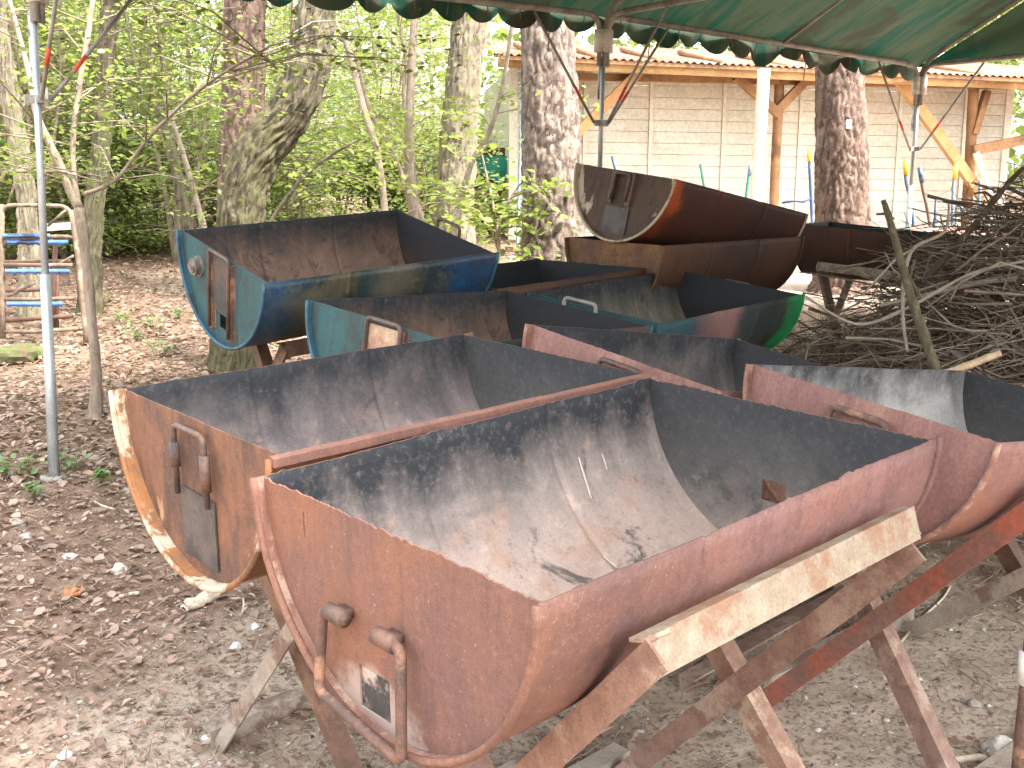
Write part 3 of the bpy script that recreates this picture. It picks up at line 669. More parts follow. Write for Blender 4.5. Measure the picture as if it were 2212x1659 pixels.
stand('B0', 'grey and brown crossed leg stand under the trough with peeling cream rim', ('grey', 'rust', 'brown', 'grey', 'rust', 'grey', 'grey'), xs_=(-.285, .30), size=.034)
stand('B10', 'rusty stand with red painted leg under the trough at the right edge', ('rust', 'rust', 'rust', 'red', 'brown', 'grey', 'grey'))
stand('B9', 'rusty stand mostly hidden behind the nearest trough', ('rust', 'rust', 'rust', 'rust', 'brown', 'rust', 'rust'), zt=-.26, half=.155)
stand('B2', 'dark brown stand under the blue trough', ('brown', 'brown', 'brown', 'brown', 'brown', 'brown', 'brown'), ties=False, zt=-.26, half=.155)
stand('B3', 'dark stand under the teal trough', ('brown', 'brown', 'brown', 'brown', 'brown', 'brown', 'brown'), ties=False, zt=-.26, half=.155)
stand('B4', 'dark stand under the trough with the green end', ('brown', 'brown', 'brown', 'rust', 'brown', 'rust', 'brown'), ties=False, zt=-.26, half=.155)
stand('B5', 'dark stand under the black trough', ('brown', 'brown', 'brown', 'brown', 'brown', 'brown', 'brown'), ties=False, zt=-.26, half=.155)
stand('B6', 'brown stand under the two stacked troughs', ('brown', 'brown', 'brown', 'rust', 'brown', 'rust', 'brown'), zt=-.26, half=.155)
stand('B8', 'stand with pale top rail under the trough behind the brushwood', ('brown', 'grey', 'rust', 'grey', 'rust', 'grey', 'brown'), zt=-.20, half=.26)
# post with a white band at the right edge
g = pix(2206, 1659, 1.95); gz = ground(g.x, g.y); top = pix(2206, 1292, 1.95)
root = empty('banded_post', (g.x, g.y, gz), 'rusty post with a white band at the right edge', 'post')
z1 = pix(2206, 1462, 1.95).z; z2 = pix(2206, 1390, 1.95).z; o = (g.x, g.y, gz)
MB().tube([(g.x, g.y, gz-.01), (g.x, g.y, top.z-.02)], .0165, 14).build('tube', M['steel_rust'], root, True, o)
MB().tube([(g.x, g.y, z1), (g.x, g.y, z2)], .022, 18).build('band', simple('white_band', (.78, .77, .74), (.72, .7, .66), 6, .4, bump=0), root, True, o)
MB().tube([(g.x, g.y, top.z-.02), (g.x, g.y, top.z)], [.020, .016], 14).build('cap', M['galv'], root, True, o)
# ------------------------------------------------------------------ the tent over the troughs
TL, TCm, TR = pix(66, -103, 4.08), pix(1320, 35, 5.76), pix(1988, 142, 7.40)
along = Vector((TR.x-TL.x, TR.y-TL.y, 0)); SPAN = along.length; along.normalize()
across = Vector((along.y, -along.x, 0))                     # towards the camera side
WID, RISE = 5.2, 1.30  # unseen camera side made wider to keep sun off the front troughs
def T(u, v, z): p = Vector((TL.x, TL.y, 0))+along*u+across*v; h = u/SPAN*2; ez = TL.z+(TCm.z-TL.z)*h if h < 1 else TCm.z+(TR.z-TCm.z)*(h-1); return Vector((p.x, p.y, ez+z))
tent = empty('tent', (TL.x, TL.y, ground(TL.x, TL.y)), 'green canvas tent with scalloped edge on grey tube poles over the troughs', 'tent')
to = tuple(tent.location)
m = NT('green_canvas')
n1 = m.noise(m.co((1, 1, 1)), 1.7, 6, .65, .7)
tcn = m.n('ShaderNodeTexCoord'); mp = m.n('ShaderNodeMapping'); mp.inputs['Rotation'].default_value = (0, 0, -math.atan2(across.y, across.x)); m.t.links.new(tcn.outputs['Object'], mp.inputs['Vector'])
mp2 = m.n('ShaderNodeMapping'); mp2.inputs['Scale'].default_value = (.7, 5.5, .7); m.t.links.new(mp.outputs[0], mp2.inputs['Vector'])
n2 = m.noise(mp2.outputs[0], 1.7, 6, .6, .5); n3 = m.noise(m.co(), 30, 5, .7)
c = m.mix(m.step(n3, .35, .7), (.007, .042, .029), (.010, .056, .038))
c = m.mix(m.math('MULTIPLY', m.step(n2, .40, .56), .85), c, (.058, .066, .038))
c = m.mix(m.math('MULTIPLY', m.step(n1, .47, .57), .85), c, (.034, .026, .016))
b = m.bsdf(c, .7, 0, m.bump(m.math('ADD', n2, m.math('MULTIPLY', n3, .2)), .25, .03), .2)
tr = m.n('ShaderNodeBsdfTranslucent'); m.set(tr.inputs['Color'], m.mix(.12, c, (.015, .17, .09))); mx = m.n('ShaderNodeMixShader'); mx.inputs[0].default_value = .15
m.t.links.new(b.outputs[0], mx.inputs[1]); m.t.links.new(tr.outputs[0], mx.inputs[2]); m.t.links.new(mx.outputs[0], m.out.inputs[0])
M['canvas'] = m.mat
OV = .06
def roof_z(v): return RISE*(1-abs(v-WID/2)/(WID/2))
def canvas_sheet(fn, nu, nv):
    vs = [fn(i/nu, j/nv) for i in range(nu+1) for j in range(nv+1)]
    fs = [(i*(nv+1)+j, (i+1)*(nv+1)+j, (i+1)*(nv+1)+j+1, i*(nv+1)+j+1) for i in range(nu) for j in range(nv)]
    mb = MB(); mb.add(vs, fs); return mb
def slope(a, b):
    u = -OV+(SPAN+2*OV)*a; v = -OV+(WID+2*OV)*b
    bay = abs(math.sin(math.pi*2*max(0, min(1, u/SPAN))))
    s = min(1, 4*b*(1-b)); sag = .05*bay*(.3+.7*math.sin(math.pi*((b*2) % 1)))
    p = T(u, v, roof_z(max(-OV, min(WID+OV, v)))+.035-sag+.012*mn.noise(Vector((u*2.3, v*2.3, 0)))+.006*mn.noise(Vector((u*9, v*2, 4))))
    return p
canvas_sheet(slope, 90, 72).build('canopy', M['canvas'], tent, True, to)
def valance(p0, p1, n_sc, outw, name='valance', seed=0, lo=.085, am=.075):
    def fn(a, b):
        p = p0+(p1-p0)*a
        an = a*n_sc+.38*mn.noise(Vector((a*n_sc*.45, seed, 8))); sc = abs(math.sin(math.pi*an))*(.75+.5*mn.noise(Vector((math.floor(an)*1.7, seed, 3))))
        drop = lo+am*sc**.6+.035*mn.noise(Vector((a*n_sc*.7, seed, 1)))
        z = .045-b*drop
        wv = .022*math.sin(a*n_sc*2.4+seed)*b+.045*mn.noise(Vector((a*n_sc*1.1, b*1.2, seed)))*b
        q = p+outw*(OV+.008+wv); return Vector((q.x, q.y, q.z+z))
    canvas_sheet(fn, n_sc*14, 7).build(name, M['canvas'], tent, True, to)
e = .02
valance(T(-OV, 0, 0), T(SPAN/2, 0, 0), 14, -across, seed=1, lo=.07, am=.08)
valance(T(SPAN/2, 0, 0), T(SPAN+OV, 0, 0), 14, -across, seed=5)
valance(T(0, WID+OV, 0), T(0, -OV+e, 0), 18, -along, seed=3)
valance(T(SPAN+OV, WID, 0), T(-OV, WID, 0), 22, across, seed=4)
def gable(u, sgn):
    def fn(a, b):
        v = -OV+(WID+2*OV)*a; top = roof_z(max(0, min(WID, v)))+.01
        q = T(u+sgn*OV, v, top*b); return q+along*(sgn*.03*mn.noise(Vector((v*1.5, b*2, sgn))))
    canvas_sheet(fn, 40, 10).build('gable_cloth', M['canvas'], tent, True, to)
gable(SPAN, 1); gable(0, -1)
PR = .0165
def tpart(pts, r, name, mat, seg=10): MB().tube(pts, r, seg).build(name, M[mat], tent, True, to)
poles = [(0, 0), (SPAN/2, 0), (SPAN, 0), (0, WID), (SPAN/2, WID), (SPAN, WID)]
bend = lambda a, b, r=.16: rounded([a, b], r)
for i, (u, v) in enumerate(poles):
    tp = T(u, v, 0); s = 1 if v == 0 else -1
    gz = ground(tp.x, tp.y)
    if (u, v) == (0, 0): ft = gpix(118, 1036); jn = Vector(tp)+(ft-Vector(tp))*.62
    else: ft = Vector((tp.x, tp.y, gz)); jn = Vector(tp)+(ft-Vector(tp))*.5
    ax = (ft-Vector(tp)).normalized()
    tpart([Vector(tp)+ax*.22, jn], .0135, 'pole', 'galv'); tpart([jn-ax*.01, ft], PR+.003, 'pole', 'galv')
    tpart([ft+Vector((0, 0, -.005)), ft+Vector((0, 0, .012))], .05, 'foot_plate', 'galv_old', 16)
    # corner sockets and their plastic sleeves
    nb = [T(u+d, v, 0) for d in ((.18,) if u == 0 else (-.18,) if u == SPAN else (-.18, .18))]+[T(u, v+s*.18, 0), T(u, v+s*.16, .085)]
    for k, q in enumerate(nb):
        off = (Vector(q)-Vector(tp)); off.z = 0; off = off.normalized()*(.028 if k < len(nb)-1 else .010)
        tpart(rounded([Vector(tp)+off+ax*.26, Vector(tp)+off*1.0, q], .10, 7), PR*.85, 'socket', 'galv_old')
        if k < len(nb)-1: tpart([Vector(tp)+off+ax*.075, Vector(tp)+off+ax*.19], PR*1.75, 'sleeve', 'sleeve_white', 14)
    # white latch channel and brace bracket
    mb = MB(); mb.bar(Vector(tp)+ax*.21-across*.018, Vector(tp)+ax*.43-across*.018, .022, .030); mb.build('latch', simple('latch_white', (.55, .56, .53), (.36, .36, .34), 30, .5, c3=(.10, .09, .08)), tent, False, to)
    br = Vector(tp)+ax*.55
    mb = MB(); mb.bar(br-along*.045, br+along*.045, .016, .03); mb.bar(br+across*s*.045, br-across*s*.01, .015, .028); mb.build('bracket', M['galv_old'], tent, False, to)
    ends = [T(u+d, v, -.02) for d in ((.46,) if u == 0 else (-.46,) if u == SPAN else (-.46, .46))]+[T(u, v+s*.46, -.02)]
    for q in ends:
        d = (Vector(q)-br); d.z = 0; a = br+d.normalized()*.05; q = Vector(q)
        tpart([a, q], .0075, 'brace', 'galv_old', 8)
        tpart([a+(q-a)*.22, a+(q-a)*.33], .0085, 'brace_mark', 'red_tape', 8)
def run(a, b, name, r=PR): tpart([a, b], r, name, 'galv_old')
for v in (0, WID):
    for u in (0, SPAN/2): run(T(u+.17, v, 0), T(u+SPAN/2-.17, v, 0), 'eave_tube')
for u in (0, SPAN/2, SPAN): run(T(u, .17, 0), T(u, WID-.17, 0), 'tie_tube'); run(T(u, .15, .085), T(u, WID/2, RISE+.01), 'rafter', PR*.9); run(T(u, WID-.15, .085), T(u, WID/2, RISE+.01), 'rafter', PR*.9)
run(T(0, WID/2, RISE), T(SPAN, WID/2, RISE), 'ridge_tube')
for q in (SPAN/4, SPAN*.75): run(T(q, .0, .0), T(q, WID/2, RISE), 'rafter', PR*.75)
# tie cords of the canvas on the eave tube
cord = simple('cord', (.10, .09, .075), (.16, .14, .12), 30, .9, bump=0)
for i in range(26):
    u = .15+(SPAN-.3)*i/25+random.uniform(-.05, .05); p = T(u, -.012, .0)
    L = random.choice((.05, .06, .08, .2))
    MB().tube([p+Vector((0, 0, .03)), p+Vector((.004, 0, -.02)), p+Vector((random.uniform(-.012, .012), 0, -L))], .003, 5).build('tie_cord', cord, tent, True, to)
# loose tab on the left pole
p = pix(90, 210, 4.08); mb = MB(); mb.bar(p+Vector((0, 0, -.035)), p+Vector((0, 0, .035)), .05, .006, up=(0, 1, 0)); mb.build('tab', M['sleeve_white'], tent, False, to)

# ------------------------------------------------------------------ trees
bark_pine = bark_mat('bark_pine', (.09, .066, .053), (.225, .175, .145), (.36, .30, .255))
bark_red = bark_mat('bark_red_pine', (.075, .05, .04), (.185, .125, .098), (.31, .235, .19))
bark_oak = bark_mat('bark_grey_oak', (.045, .037, .027), (.14, .118, .082), (.24, .21, .15), (11, 11, 3.0), (.125, .12, .06))
bark_pale = bark_mat('bark_pale', (.13, .108, .08), (.27, .225, .17), (.38, .33, .26), (10, 10, 1.8), (.22, .20, .12))
bark_thin = bark_mat('bark_thin', (.20, .155, .115), (.31, .25, .195), (.38, .33, .26), (12, 12, 4))
bark_dark = bark_mat('bark_dark', (.055, .045, .032), (.12, .10, .07), (.18, .155, .11), (8, 8, 2), (.12, .125, .06))
crack = {b.name: simple(b.name+'_furrow', tuple(.42*k for k in cc), tuple(.62*k for k in cc), 30, .95, bump=.4) for b, cc in ((bark_pine, (.13, .09, .075)), (bark_red, (.12, .075, .055)), (bark_oak, (.085, .07, .048)), (bark_pale, (.17, .135, .10)), (bark_thin, (.3, .24, .19)), (bark_dark, (.09, .075, .052)))}
leaf_y = leaf_mat('leaf_yellow_green', (.12, .17, .035), (.20, .25, .07), .5)
leaf_g = leaf_mat('leaf_mid_green', (.08, .14, .035), (.15, .21, .06), .5)
leaf_d = leaf_mat('leaf_dull_green', (.075, .12, .045), (.14, .19, .08), .45)
def trunk_mesh(pts, style, seed, seg=72, step=.022):
    """pts: (x,y,z,r) top to bottom; displaced bark"""
    P = sub(pts, 12); cs = [0]
    for i in range(1, len(P)): cs.append(cs[-1]+np.linalg.norm(P[i][:3]-P[i-1][:3]))
    n = max(8, int(cs[-1]/step)); A = np.array(P); t = np.linspace(0, cs[-1], n); Q = np.stack([np.interp(t, cs, A[:, k]) for k in range(4)], 1)
    mb = MB(); x = Vector((1, 0, 0)); vs = []; lows = []
    for i in range(n):
        p = Vector(Q[i, :3]); r = Q[i, 3]
        tg = (Vector(Q[min(i+1, n-1), :3])-Vector(Q[max(i-1, 0), :3])).normalized()
        x = (x-tg*x.dot(tg)).normalized(); y = tg.cross(x)
        for k in range(seg):
            a = 2*math.pi*k/seg; d = x*math.cos(a)+y*math.sin(a)
            s = t[i]
            c = Vector((d.x*r, d.y*r, s)) ; wob = r*.06*mn.noise(Vector((d.x*1.5+seed, d.y*1.5, s*1.2)))
            if style == 'plate':
                q = Vector((d.x*r*21, d.y*r*21, s*4.2+seed))+Vector((mn.noise(c*9), mn.noise(c*9+Vector((7, 0, 0))), mn.noise(c*7)))*.7
                v = mn.voronoi(q)[0]; e = min(1, (v[1]-v[0])*3.4); h = .015*(e-.5)+.006*mn.noise(c*22)+.003*mn.noise(c*60); low = e < .30
            elif style == 'furrow':
                q = Vector((d.x*r*48, d.y*r*48, s*8.0+seed))+Vector((1, 1, 0))*mn.noise(c*6)*1.2
                nq = abs(mn.noise(q)); h = .016*(nq*2-.5)+.008*mn.noise(q*2.3)+.004*mn.noise(c*60); low = nq < .085
            else: h = .05*r*mn.noise(Vector((d.x*4, d.y*4, s*5+seed))); low = False
            vs.append(p+d*(r+wob+h)); lows.append(low)
    fs = [(i*seg+k, (i+1)*seg+k, (i+1)*seg+(k+1) % seg, i*seg+(k+1) % seg) for i in range(n-1) for k in range(seg)]+[tuple(range(seg))]
    mb.add(vs, fs); mb.m = [1 if lows[f[0]] and lows[f[2]] else 0 for f in fs]; return mb
def leaf_cloud(n, zlo, zhi, rad, size, tilt=.5, clumps=40, seed=0, cr=.45):
    r_ = np.random.default_rng(seed); cc = []
    for _ in range(clumps):
        a = r_.uniform(0, 6.283); q = rad*math.sqrt(r_.random()); z = zlo+(zhi-zlo)*r_.random()
        f = math.sin(math.pi*min(1, max(.12, (z-zlo)/(zhi-zlo)*.85+.1)))
        cc.append((math.cos(a)*q*f, math.sin(a)*q*f, z))
    cc = np.array(cc); pick = r_.integers(0, clumps, n)
    cen = cc[pick]+r_.normal(0, 1, (n, 3))*np.array([cr, cr, cr*.32])
    return cen, cc
CROWN = []
for i in range(2):
    cen, cc = leaf_cloud(1300, 3.6, 8.2, 2.4, .1, seed=40+i, clumps=46, cr=.5)
    V, F = leaves_np(cen, .5, rng.uniform(.07, .13, len(cen)))
    CROWN.append((np_mesh('crown', V, F, leaf_g), cc))
def tree(label, pts, d, style, bark, seed, crown=0, base=None, top=8.0, group=None, cat='tree', seg=72, step=.022, crown_scale=1):
    """pts: (px, py, width px) from top down at distance d"""
    W = []
    for (x, y, wd) in pts:
        p = pix(x, y, d); W.append((p.x, p.y, p.z, wd*d/FPX/2))
    p = Vector(W[-1][:3]); gz = ground(p.x, p.y)
    if p.z > gz+.05:
        q = W[-1]; W.append((q[0], q[1], (q[2]+gz)/2, q[3]*1.06)); W.append((q[0], q[1], gz-.06, q[3]*1.35))
    else: W[-1] = (W[-1][0], W[-1][1], gz-.05, W[-1][3]*1.2)
    o = (W[-1][0], W[-1][1], gz)
    a = W[0]; b_ = W[1]; dx = (a[0]-b_[0])/max(.05, a[2]-b_[2]); dy = (a[1]-b_[1])/max(.05, a[2]-b_[2]); hh = top-(a[2]-gz)
    lim = max(-.12, min(.12, dx)); 
    if hh > 0: W = [(a[0]+lim*hh, a[1], a[2]+hh, a[3]*.55), (a[0]+lim*hh*.45, a[1], a[2]+hh*.5, a[3]*.8)]+W
    root = empty('tree' if cat == 'tree' else 'sapling', o, label, cat, group)
    trunk_mesh(W, style, seed, seg, step).build('trunk', [bark, crack[bark.name]], root, True, o)
    if crown is not None:
        me, cc = CROWN[crown]
        tp = Vector(W[0][:3])-Vector(o); mb = MB()
        for k in range(9):
            c = Vector(cc[k*4])*crown_scale; t = .55+.42*random.random(); s0 = Vector(W[1][:3])-Vector(o); s0 = s0+(tp-s0)*t
            mb.tube([s0, s0*.4+(Vector((tp.x, tp.y, 0))+c)*.6+Vector((0, 0, .15)), Vector((tp.x, tp.y, 0))+c], [.05, .03, .012], 6)
        mb.build('limbs', bark, root, True)
        c = link('crown', me, root, (tp.x, tp.y, .2)); c.rotation_euler = (0, 0, seed); c.scale = (crown_scale,)*3
    return root
big = [
 ('slanting grey tree trunk behind the rusty rack at the far left', [(-22, -60, 34), (5, 100, 36), (36, 286, 36), (55, 408, 38), (62, 510, 40), (70, 690, 46)], None, 'furrow', bark_pale, 1),
 ('dark leaning trunk between the forked sapling and the reddish pine', [(246, -60, 34), (235, 30, 36), (228, 160, 36), (220, 306, 37), (208, 420, 38), (198, 520, 40), (193, 680, 46)], None, 'furrow', bark_dark, 2),
 ('reddish pine trunk standing behind the crooked trunk', [(531, -60, 84), (530, 0, 86), (527, 150, 88), (523, 300, 91), (520, 480, 96), (519, 590, 104)], 7.9, 'plate', bark_red, 3),
 ('crooked grey green trunk bending to the right behind the blue trough', [(692, -60, 74), (682, 20, 79), (673, 90, 84), (662, 150, 88), (645, 202, 90), (619, 250, 90), (587, 294, 90), (559, 336, 92), (538, 382, 94), (525, 430, 95), (516, 490, 96), (509, 600, 92), (505, 700, 91), (503, 800, 97)], None, 'furrow', bark_oak, 4),
 ('pale straight trunk behind the far right corner of the blue trough', [(1020, -60, 66), (1013, 40, 72), (1001, 170, 74), (991, 300, 77), (983, 420, 82), (981, 520, 90), (980, 585, 98)], 8.4, 'furrow', bark_pale, 5),
 ('thick pine trunk with plated bark left of the stacked brown troughs', [(1176, -60, 110), (1180, 40, 113), (1186, 150, 117), (1190, 300, 122), (1193, 420, 128), (1195, 520, 138), (1196, 610, 150)], 7.3, 'plate', bark_pine, 6),
 ('reddish brown trunk with a white tag in front of the cream shed wall', [(1810, 20, 98), (1814, 120, 100), (1816, 220, 103), (1818, 320, 107), (1819, 420, 110), (1821, 520, 118), (1822, 600, 126)], 8.2, 'plate', bark_red, 7)]
for i, (lab, pts, d, st, bk, sd) in enumerate(big):
    if d is None: d = depth(gpix(pts[-1][0], pts[-1][1]))
    t_ = tree(lab, pts, d, st, bk, sd, crown=i % 2, seg=120 if i in (3, 5, 6) else 84, step=.013 if i in (3, 5, 6) else .02)
    if sd == 7:
        p = pix(1834, 268, d-.245); o = t_.location; mb = MB(); mb.bar(p-o+Vector((0, 0, -.030)), p-o+Vector((0, 0, .030)), .04, .004, up=(0, 1, 0)); mb.build('tag', simple('white_tag', (.8, .8, .78), (.75, .75, .73), 5, .5, bump=0), t_)
# leafy sprays: leaves in flat layers along twigs
def spray(points, n_per, size, spread=.16, seed=0, flat=.035):
    r_ = np.random.default_rng(seed); P = []
    for p in points: P.append(np.array(p)+r_.normal(0, 1, (n_per, 3))*np.array([spread, spread, flat]))
    cen = np.concatenate(P); return leaves_np(cen, .38, r_.uniform(size*.6, size*1.2, len(cen)), .62, .12)
def sapling(label, stems, d, seed, leaf, nspray=10, size=.05, height=None, spread=.2, npl=16, group=None, zmin=.5, bark=None, reach=.7):
    """stems: list of pixel paths (x,y,w) root last"""
    r_ = random.Random(seed); S = []
    for st in stems: S.append([tuple(pix(x, y, d))+(max(.004, wd*d/FPX/2),) for x, y, wd in st])
    p = S[0][-1]; gz = ground(p[0], p[1]); q = S[0][-1]
    if q[2] > gz+.05: S[0].append((q[0], q[1], gz-.03, q[3]*1.25))
    else: S[0][-1] = (q[0], q[1], gz-.03, q[3])
    o = (p[0], p[1], gz); root = empty('sapling', o, label, 'young tree', group)
    mb = MB(); tips = []
    for st in S:
        Q = sub(st, 6); mb.tube([q[:3] for q in Q], [q[3] for q in Q], 9, wob=.25, seed=seed)
        for q in Q:
            if q[2] > gz+zmin: tips.append(q)
    twigs = MB(); pts = []
    for k in range(nspray):
        q = Vector(r_.choice(tips)[:3]); a = r_.uniform(0, 6.283); L = r_.uniform(.4, 1)*reach
        e = q+Vector((math.cos(a)*L, math.sin(a)*L, r_.uniform(-.05, .35)*L)); mid = (q+e)/2+Vector((0, 0, .08*L))
        twigs.tube([q, mid, e], [.0042, .003, .0015], 5)
        for t in (.45, .7, 1.0): pts.append(tuple(q.lerp(e, t)))
    mb.add(twigs.v, twigs.f).build('trunk', bark or bark_thin, root, True, o)
    if pts:
        V, F = spray([np.array(p)-np.array(o) for p in pts], npl, size, spread, seed)
        link('crown', np_mesh('crown', V, F, leaf), root)
    return root
gd = depth(gpix(205, 905))
sapling('forked brown sapling between the grey tent pole and the dark trunk', [
    [(170, 450, 22), (190, 600, 20), (203, 740, 22), (208, 830, 26), (205, 905, 32)],
    [(12, -30, 9), (60, 150, 12), (80, 250, 15), (112, 320, 18), (170, 450, 20)],
    [(206, -40, 11), (186, 100, 13), (169, 200, 12), (158, 300, 12), (160, 385, 13), (172, 460, 16)],
    [(600, 150, 4), (570, 122, 5), (530, 130, 6), (430, 195, 7), (330, 288, 8), (250, 388, 9), (180, 420, 10)]], gd, 1, leaf_y, 52, .036, npl=18, zmin=1.0, spread=.17, reach=.9)
sapling('slim pale sapling with a straight smooth stem left of the pale straight trunk', [[(897, -60, 15), (893, 80, 18), (888, 170, 18), (885, 250, 19), (884, 330, 21), (886, 400, 24), (903, 480, 28), (908, 560, 32)]], 8.0, 2, leaf_y, 14, .055, npl=14)
sapling('thin curved sapling right of the crooked trunk', [[(700, 20, 8), (732, 62, 10), (752, 105, 14), (768, 170, 14), (790, 250, 14), (815, 330, 14), (832, 460, 16), (838, 570, 18)]], 7.6, 3, leaf_y, 14, .05, npl=14)
sapling('very thin leaning sapling beside the thin curved one', [[(700, 0, 6), (735, 62, 8), (770, 130, 9), (800, 240, 9), (850, 330, 9), (880, 420, 10), (900, 560, 12)]], 8.3, 4, leaf_y, 12, .05, npl=14)
sapling('thin sapling forking close beside the slim pale one', [[(850, -50, 8), (865, 60, 9), (877, 120, 9), (873, 220, 9), (893, 350, 9), (905, 470, 10), (915, 570, 12)]], 8.5, 5, leaf_y, 12, .055, npl=14)
sapling('pale bent stem crossing in front of the pale straight trunk', [[(1125, -40, 8), (1110, 30, 9), (1085, 190, 9), (1055, 290, 11), (1020, 350, 12), (990, 470, 14), (985, 590, 16)]], 7.7, 6, leaf_y, 7, .055, npl=12, zmin=1.2, reach=.5)
sapling('long slanting brown stem rising right behind the blue trough', [[(772, 303, 5), (700, 345, 7), (640, 402, 8), (590, 470, 9), (560, 540, 10), (540, 620, 12)]], 6.9, 7, leaf_y, 8, .05, npl=12, bark=bark_dark)
sapling('leafless greenish stump like stem left of the crooked trunk', [[(340, 230, 12), (372, 330, 22), (390, 420, 27), (405, 495, 30), (412, 600, 34)]], 8.6, 8, leaf_g, 6, .05, bark=bark_oak, npl=12)
sapling('thin brown stem beside the greenish one', [[(355, 210, 8), (395, 330, 12), (420, 420, 14), (440, 500, 16), (450, 600, 20)]], 8.8, 9, leaf_g, 8, .05, npl=12)
sapling('leafy shrub with large leaves between the pale trunk and the thick pine', [[(1040, 330, 4), (1060, 420, 6), (1075, 500, 8), (1080, 610, 9)], [(1130, 390, 3), (1095, 440, 5), (1075, 500, 6)], [(1005, 400, 3), (1050, 470, 5), (1077, 540, 7)]], 6.9, 10, leaf_y, 26, .07, npl=7, zmin=.25, spread=.11, reach=.33)
# the wood behind: saplings, bushes and taller trees, each a thing of its own
def sap_variant(seed, h, n_br, reach, size, npl, stems=2):
    r_ = random.Random(seed); st = MB(); tw = MB(); pts = []
    for s in range(stems):
        a = r_.uniform(0, 6.28); lean = r_.uniform(.05, .25)*h; P = [(0, 0, -.05, .026)]
        for k in range(1, 6): t = k/5; P.append((math.cos(a)*lean*t+r_.uniform(-.06, .06), math.sin(a)*lean*t+r_.uniform(-.06, .06), h*t, .024*(1-t*.8)))
        Q = sub(P, 4); st.tube([q[:3] for q in Q], [q[3] for q in Q], 7)
        for k in range(n_br):
            q = Vector(Q[r_.randrange(int(len(Q)*.12), len(Q))][:3]); b = r_.uniform(0, 6.28); L = reach*r_.uniform(.4, 1)
            e = q+Vector((math.cos(b)*L, math.sin(b)*L, r_.uniform(-.15, .35)*L)); tw.tube([q, (q+e)/2+Vector((0, 0, .07*L)), e], [.008, .005, .002], 4)
            for t in (.35, .6, .85, 1.05): pts.append(tuple(q.lerp(e, t)))
    V, F = spray(pts, npl, size, .19, seed, .05); return st, tw, V, F
def make_kind(name, cat, label, group, seed, leaf, bark, args):
    root = empty(name, (0, 0, 0), label, cat, group); st, tw, V, F = sap_variant(seed, *args)
    st.add(tw.v, tw.f).build('trunk', bark, root, True); link('crown', np_mesh('crown', V, F, leaf), root); return root
def tall_kind(label, seed, leaf, bark, h, rad, n, size, group):
    root = empty('tree', (0, 0, 0), label, 'tree', group); r_ = random.Random(seed); a = r_.uniform(0, 6.28)
    P = [(0, 0, -.1, .14), (0, 0, .4, .11)]+[(math.cos(a)*.05*h*t, math.sin(a)*.05*h*t+.1*math.sin(t*4+seed), h*t, .10*(1-t*.7)) for t in (.2, .4, .6, .8, 1)]
    trunk_mesh(P[::-1], 'furrow', seed, 28, .06).build('trunk', [bark, crack[bark.name]], root, True)
    cen, cc = leaf_cloud(n, h*.18, h*1.05, rad, size, seed=seed, clumps=70, cr=.36)
    V, F = leaves_np(cen, .45, rng.uniform(size*.6, size*1.2, n)); link('crown', np_mesh('crown', V, F, leaf), root)
    mb = MB()
    for k in range(14):
        c = Vector(cc[k*5]); s0 = Vector((0, 0, c.z*.85)); mb.tube([s0, (s0+c)/2+Vector((0, 0, .1)), c], [.03, .02, .008], 5)
    mb.build('limbs', bark, root, True); return root
def copy_tree(o):
    c = o.copy(); C.objects.link(c)
    for ch in list(o.children):
        k = ch.copy(); C.objects.link(k); k.parent = c
    return c
GS, GB, GT = 'saplings of the wood behind the tent', 'bushes of the wood behind the tent', 'trees of the wood behind the tent'
sap_k = [make_kind('sapling', 'young tree', ['bright yellow green sapling in the wood behind the tent', 'mid green sapling in the wood behind the tent', 'loose small leaved sapling in the wood behind the tent', 'dull green slender sapling in the wood behind the tent'][i], GS, 60+i, [leaf_y, leaf_g, leaf_y, leaf_d][i], bark_thin, [(3.4, 22, .95, .045, 16, 2), (3.9, 24, 1.0, .044, 16, 2), (2.8, 20, .9, .040, 17, 3), (4.4, 26, .9, .046, 13, 2)][i]) for i in range(4)]
leaf_b = leaf_mat('leaf_bush', (.14, .20, .045), (.23, .29, .085), .5)
bush_k = [make_kind('bush', 'bush', ['low bright green bush in the wood behind the tent', 'taller open bush in the wood behind the tent'][i], GB, 70+i, [leaf_b, leaf_b][i], bark_thin, [(1.0, 16, .6, .046, 13, 4), (1.3, 14, .7, .044, 13, 4)][i]) for i in range(2)]
tall_k = [tall_kind(['bushy bright green tree in the wood behind the tent', 'darker green tree in the wood behind the tent', 'yellowish thin crowned tree in the wood behind the tent'][i], 80+i, [leaf_y, leaf_g, leaf_y][i], [bark_pale, bark_dark, bark_thin][i], [8, 9, 7.5][i], [2.0, 2.2, 1.8][i], [7000, 7500, 5500][i], [.085, .085, .075][i], GT) for i in range(3)]
used = {}
def place(kinds, x, y, sc=1.0, k=None):
    src = random.choice(kinds) if k is None else kinds[k]
    o = src if src.name not in used else copy_tree(src); used[src.name] = 1
    o.location = (x, y, ground(x, y)); o.rotation_euler = (0, 0, random.uniform(0, 6.28)); s = sc*random.uniform(.85, 1.15); o.scale = (s, s, s*random.uniform(.9, 1.1)); return o
def clear_of_shed(x, y): return not (y > 10.2 and y < 16.5 and .15*(y-11)-.7 < x < 6.6)
def fill(kinds, n, ylo, yhi, xlo=-.62, xhi=.60, sc=1.0, rule=None):
    c = 0; tries = 0
    while c < n and tries < 4000:
        tries += 1
        y = random.uniform(ylo, yhi); x = random.uniform(xlo, xhi)*y
        if not clear_of_shed(x, y) or (rule and not rule(x, y)): continue
        place(kinds, x, y, sc); c += 1
behind = lambda x, y: x < -.02*y or y > 17 or x > 6.8
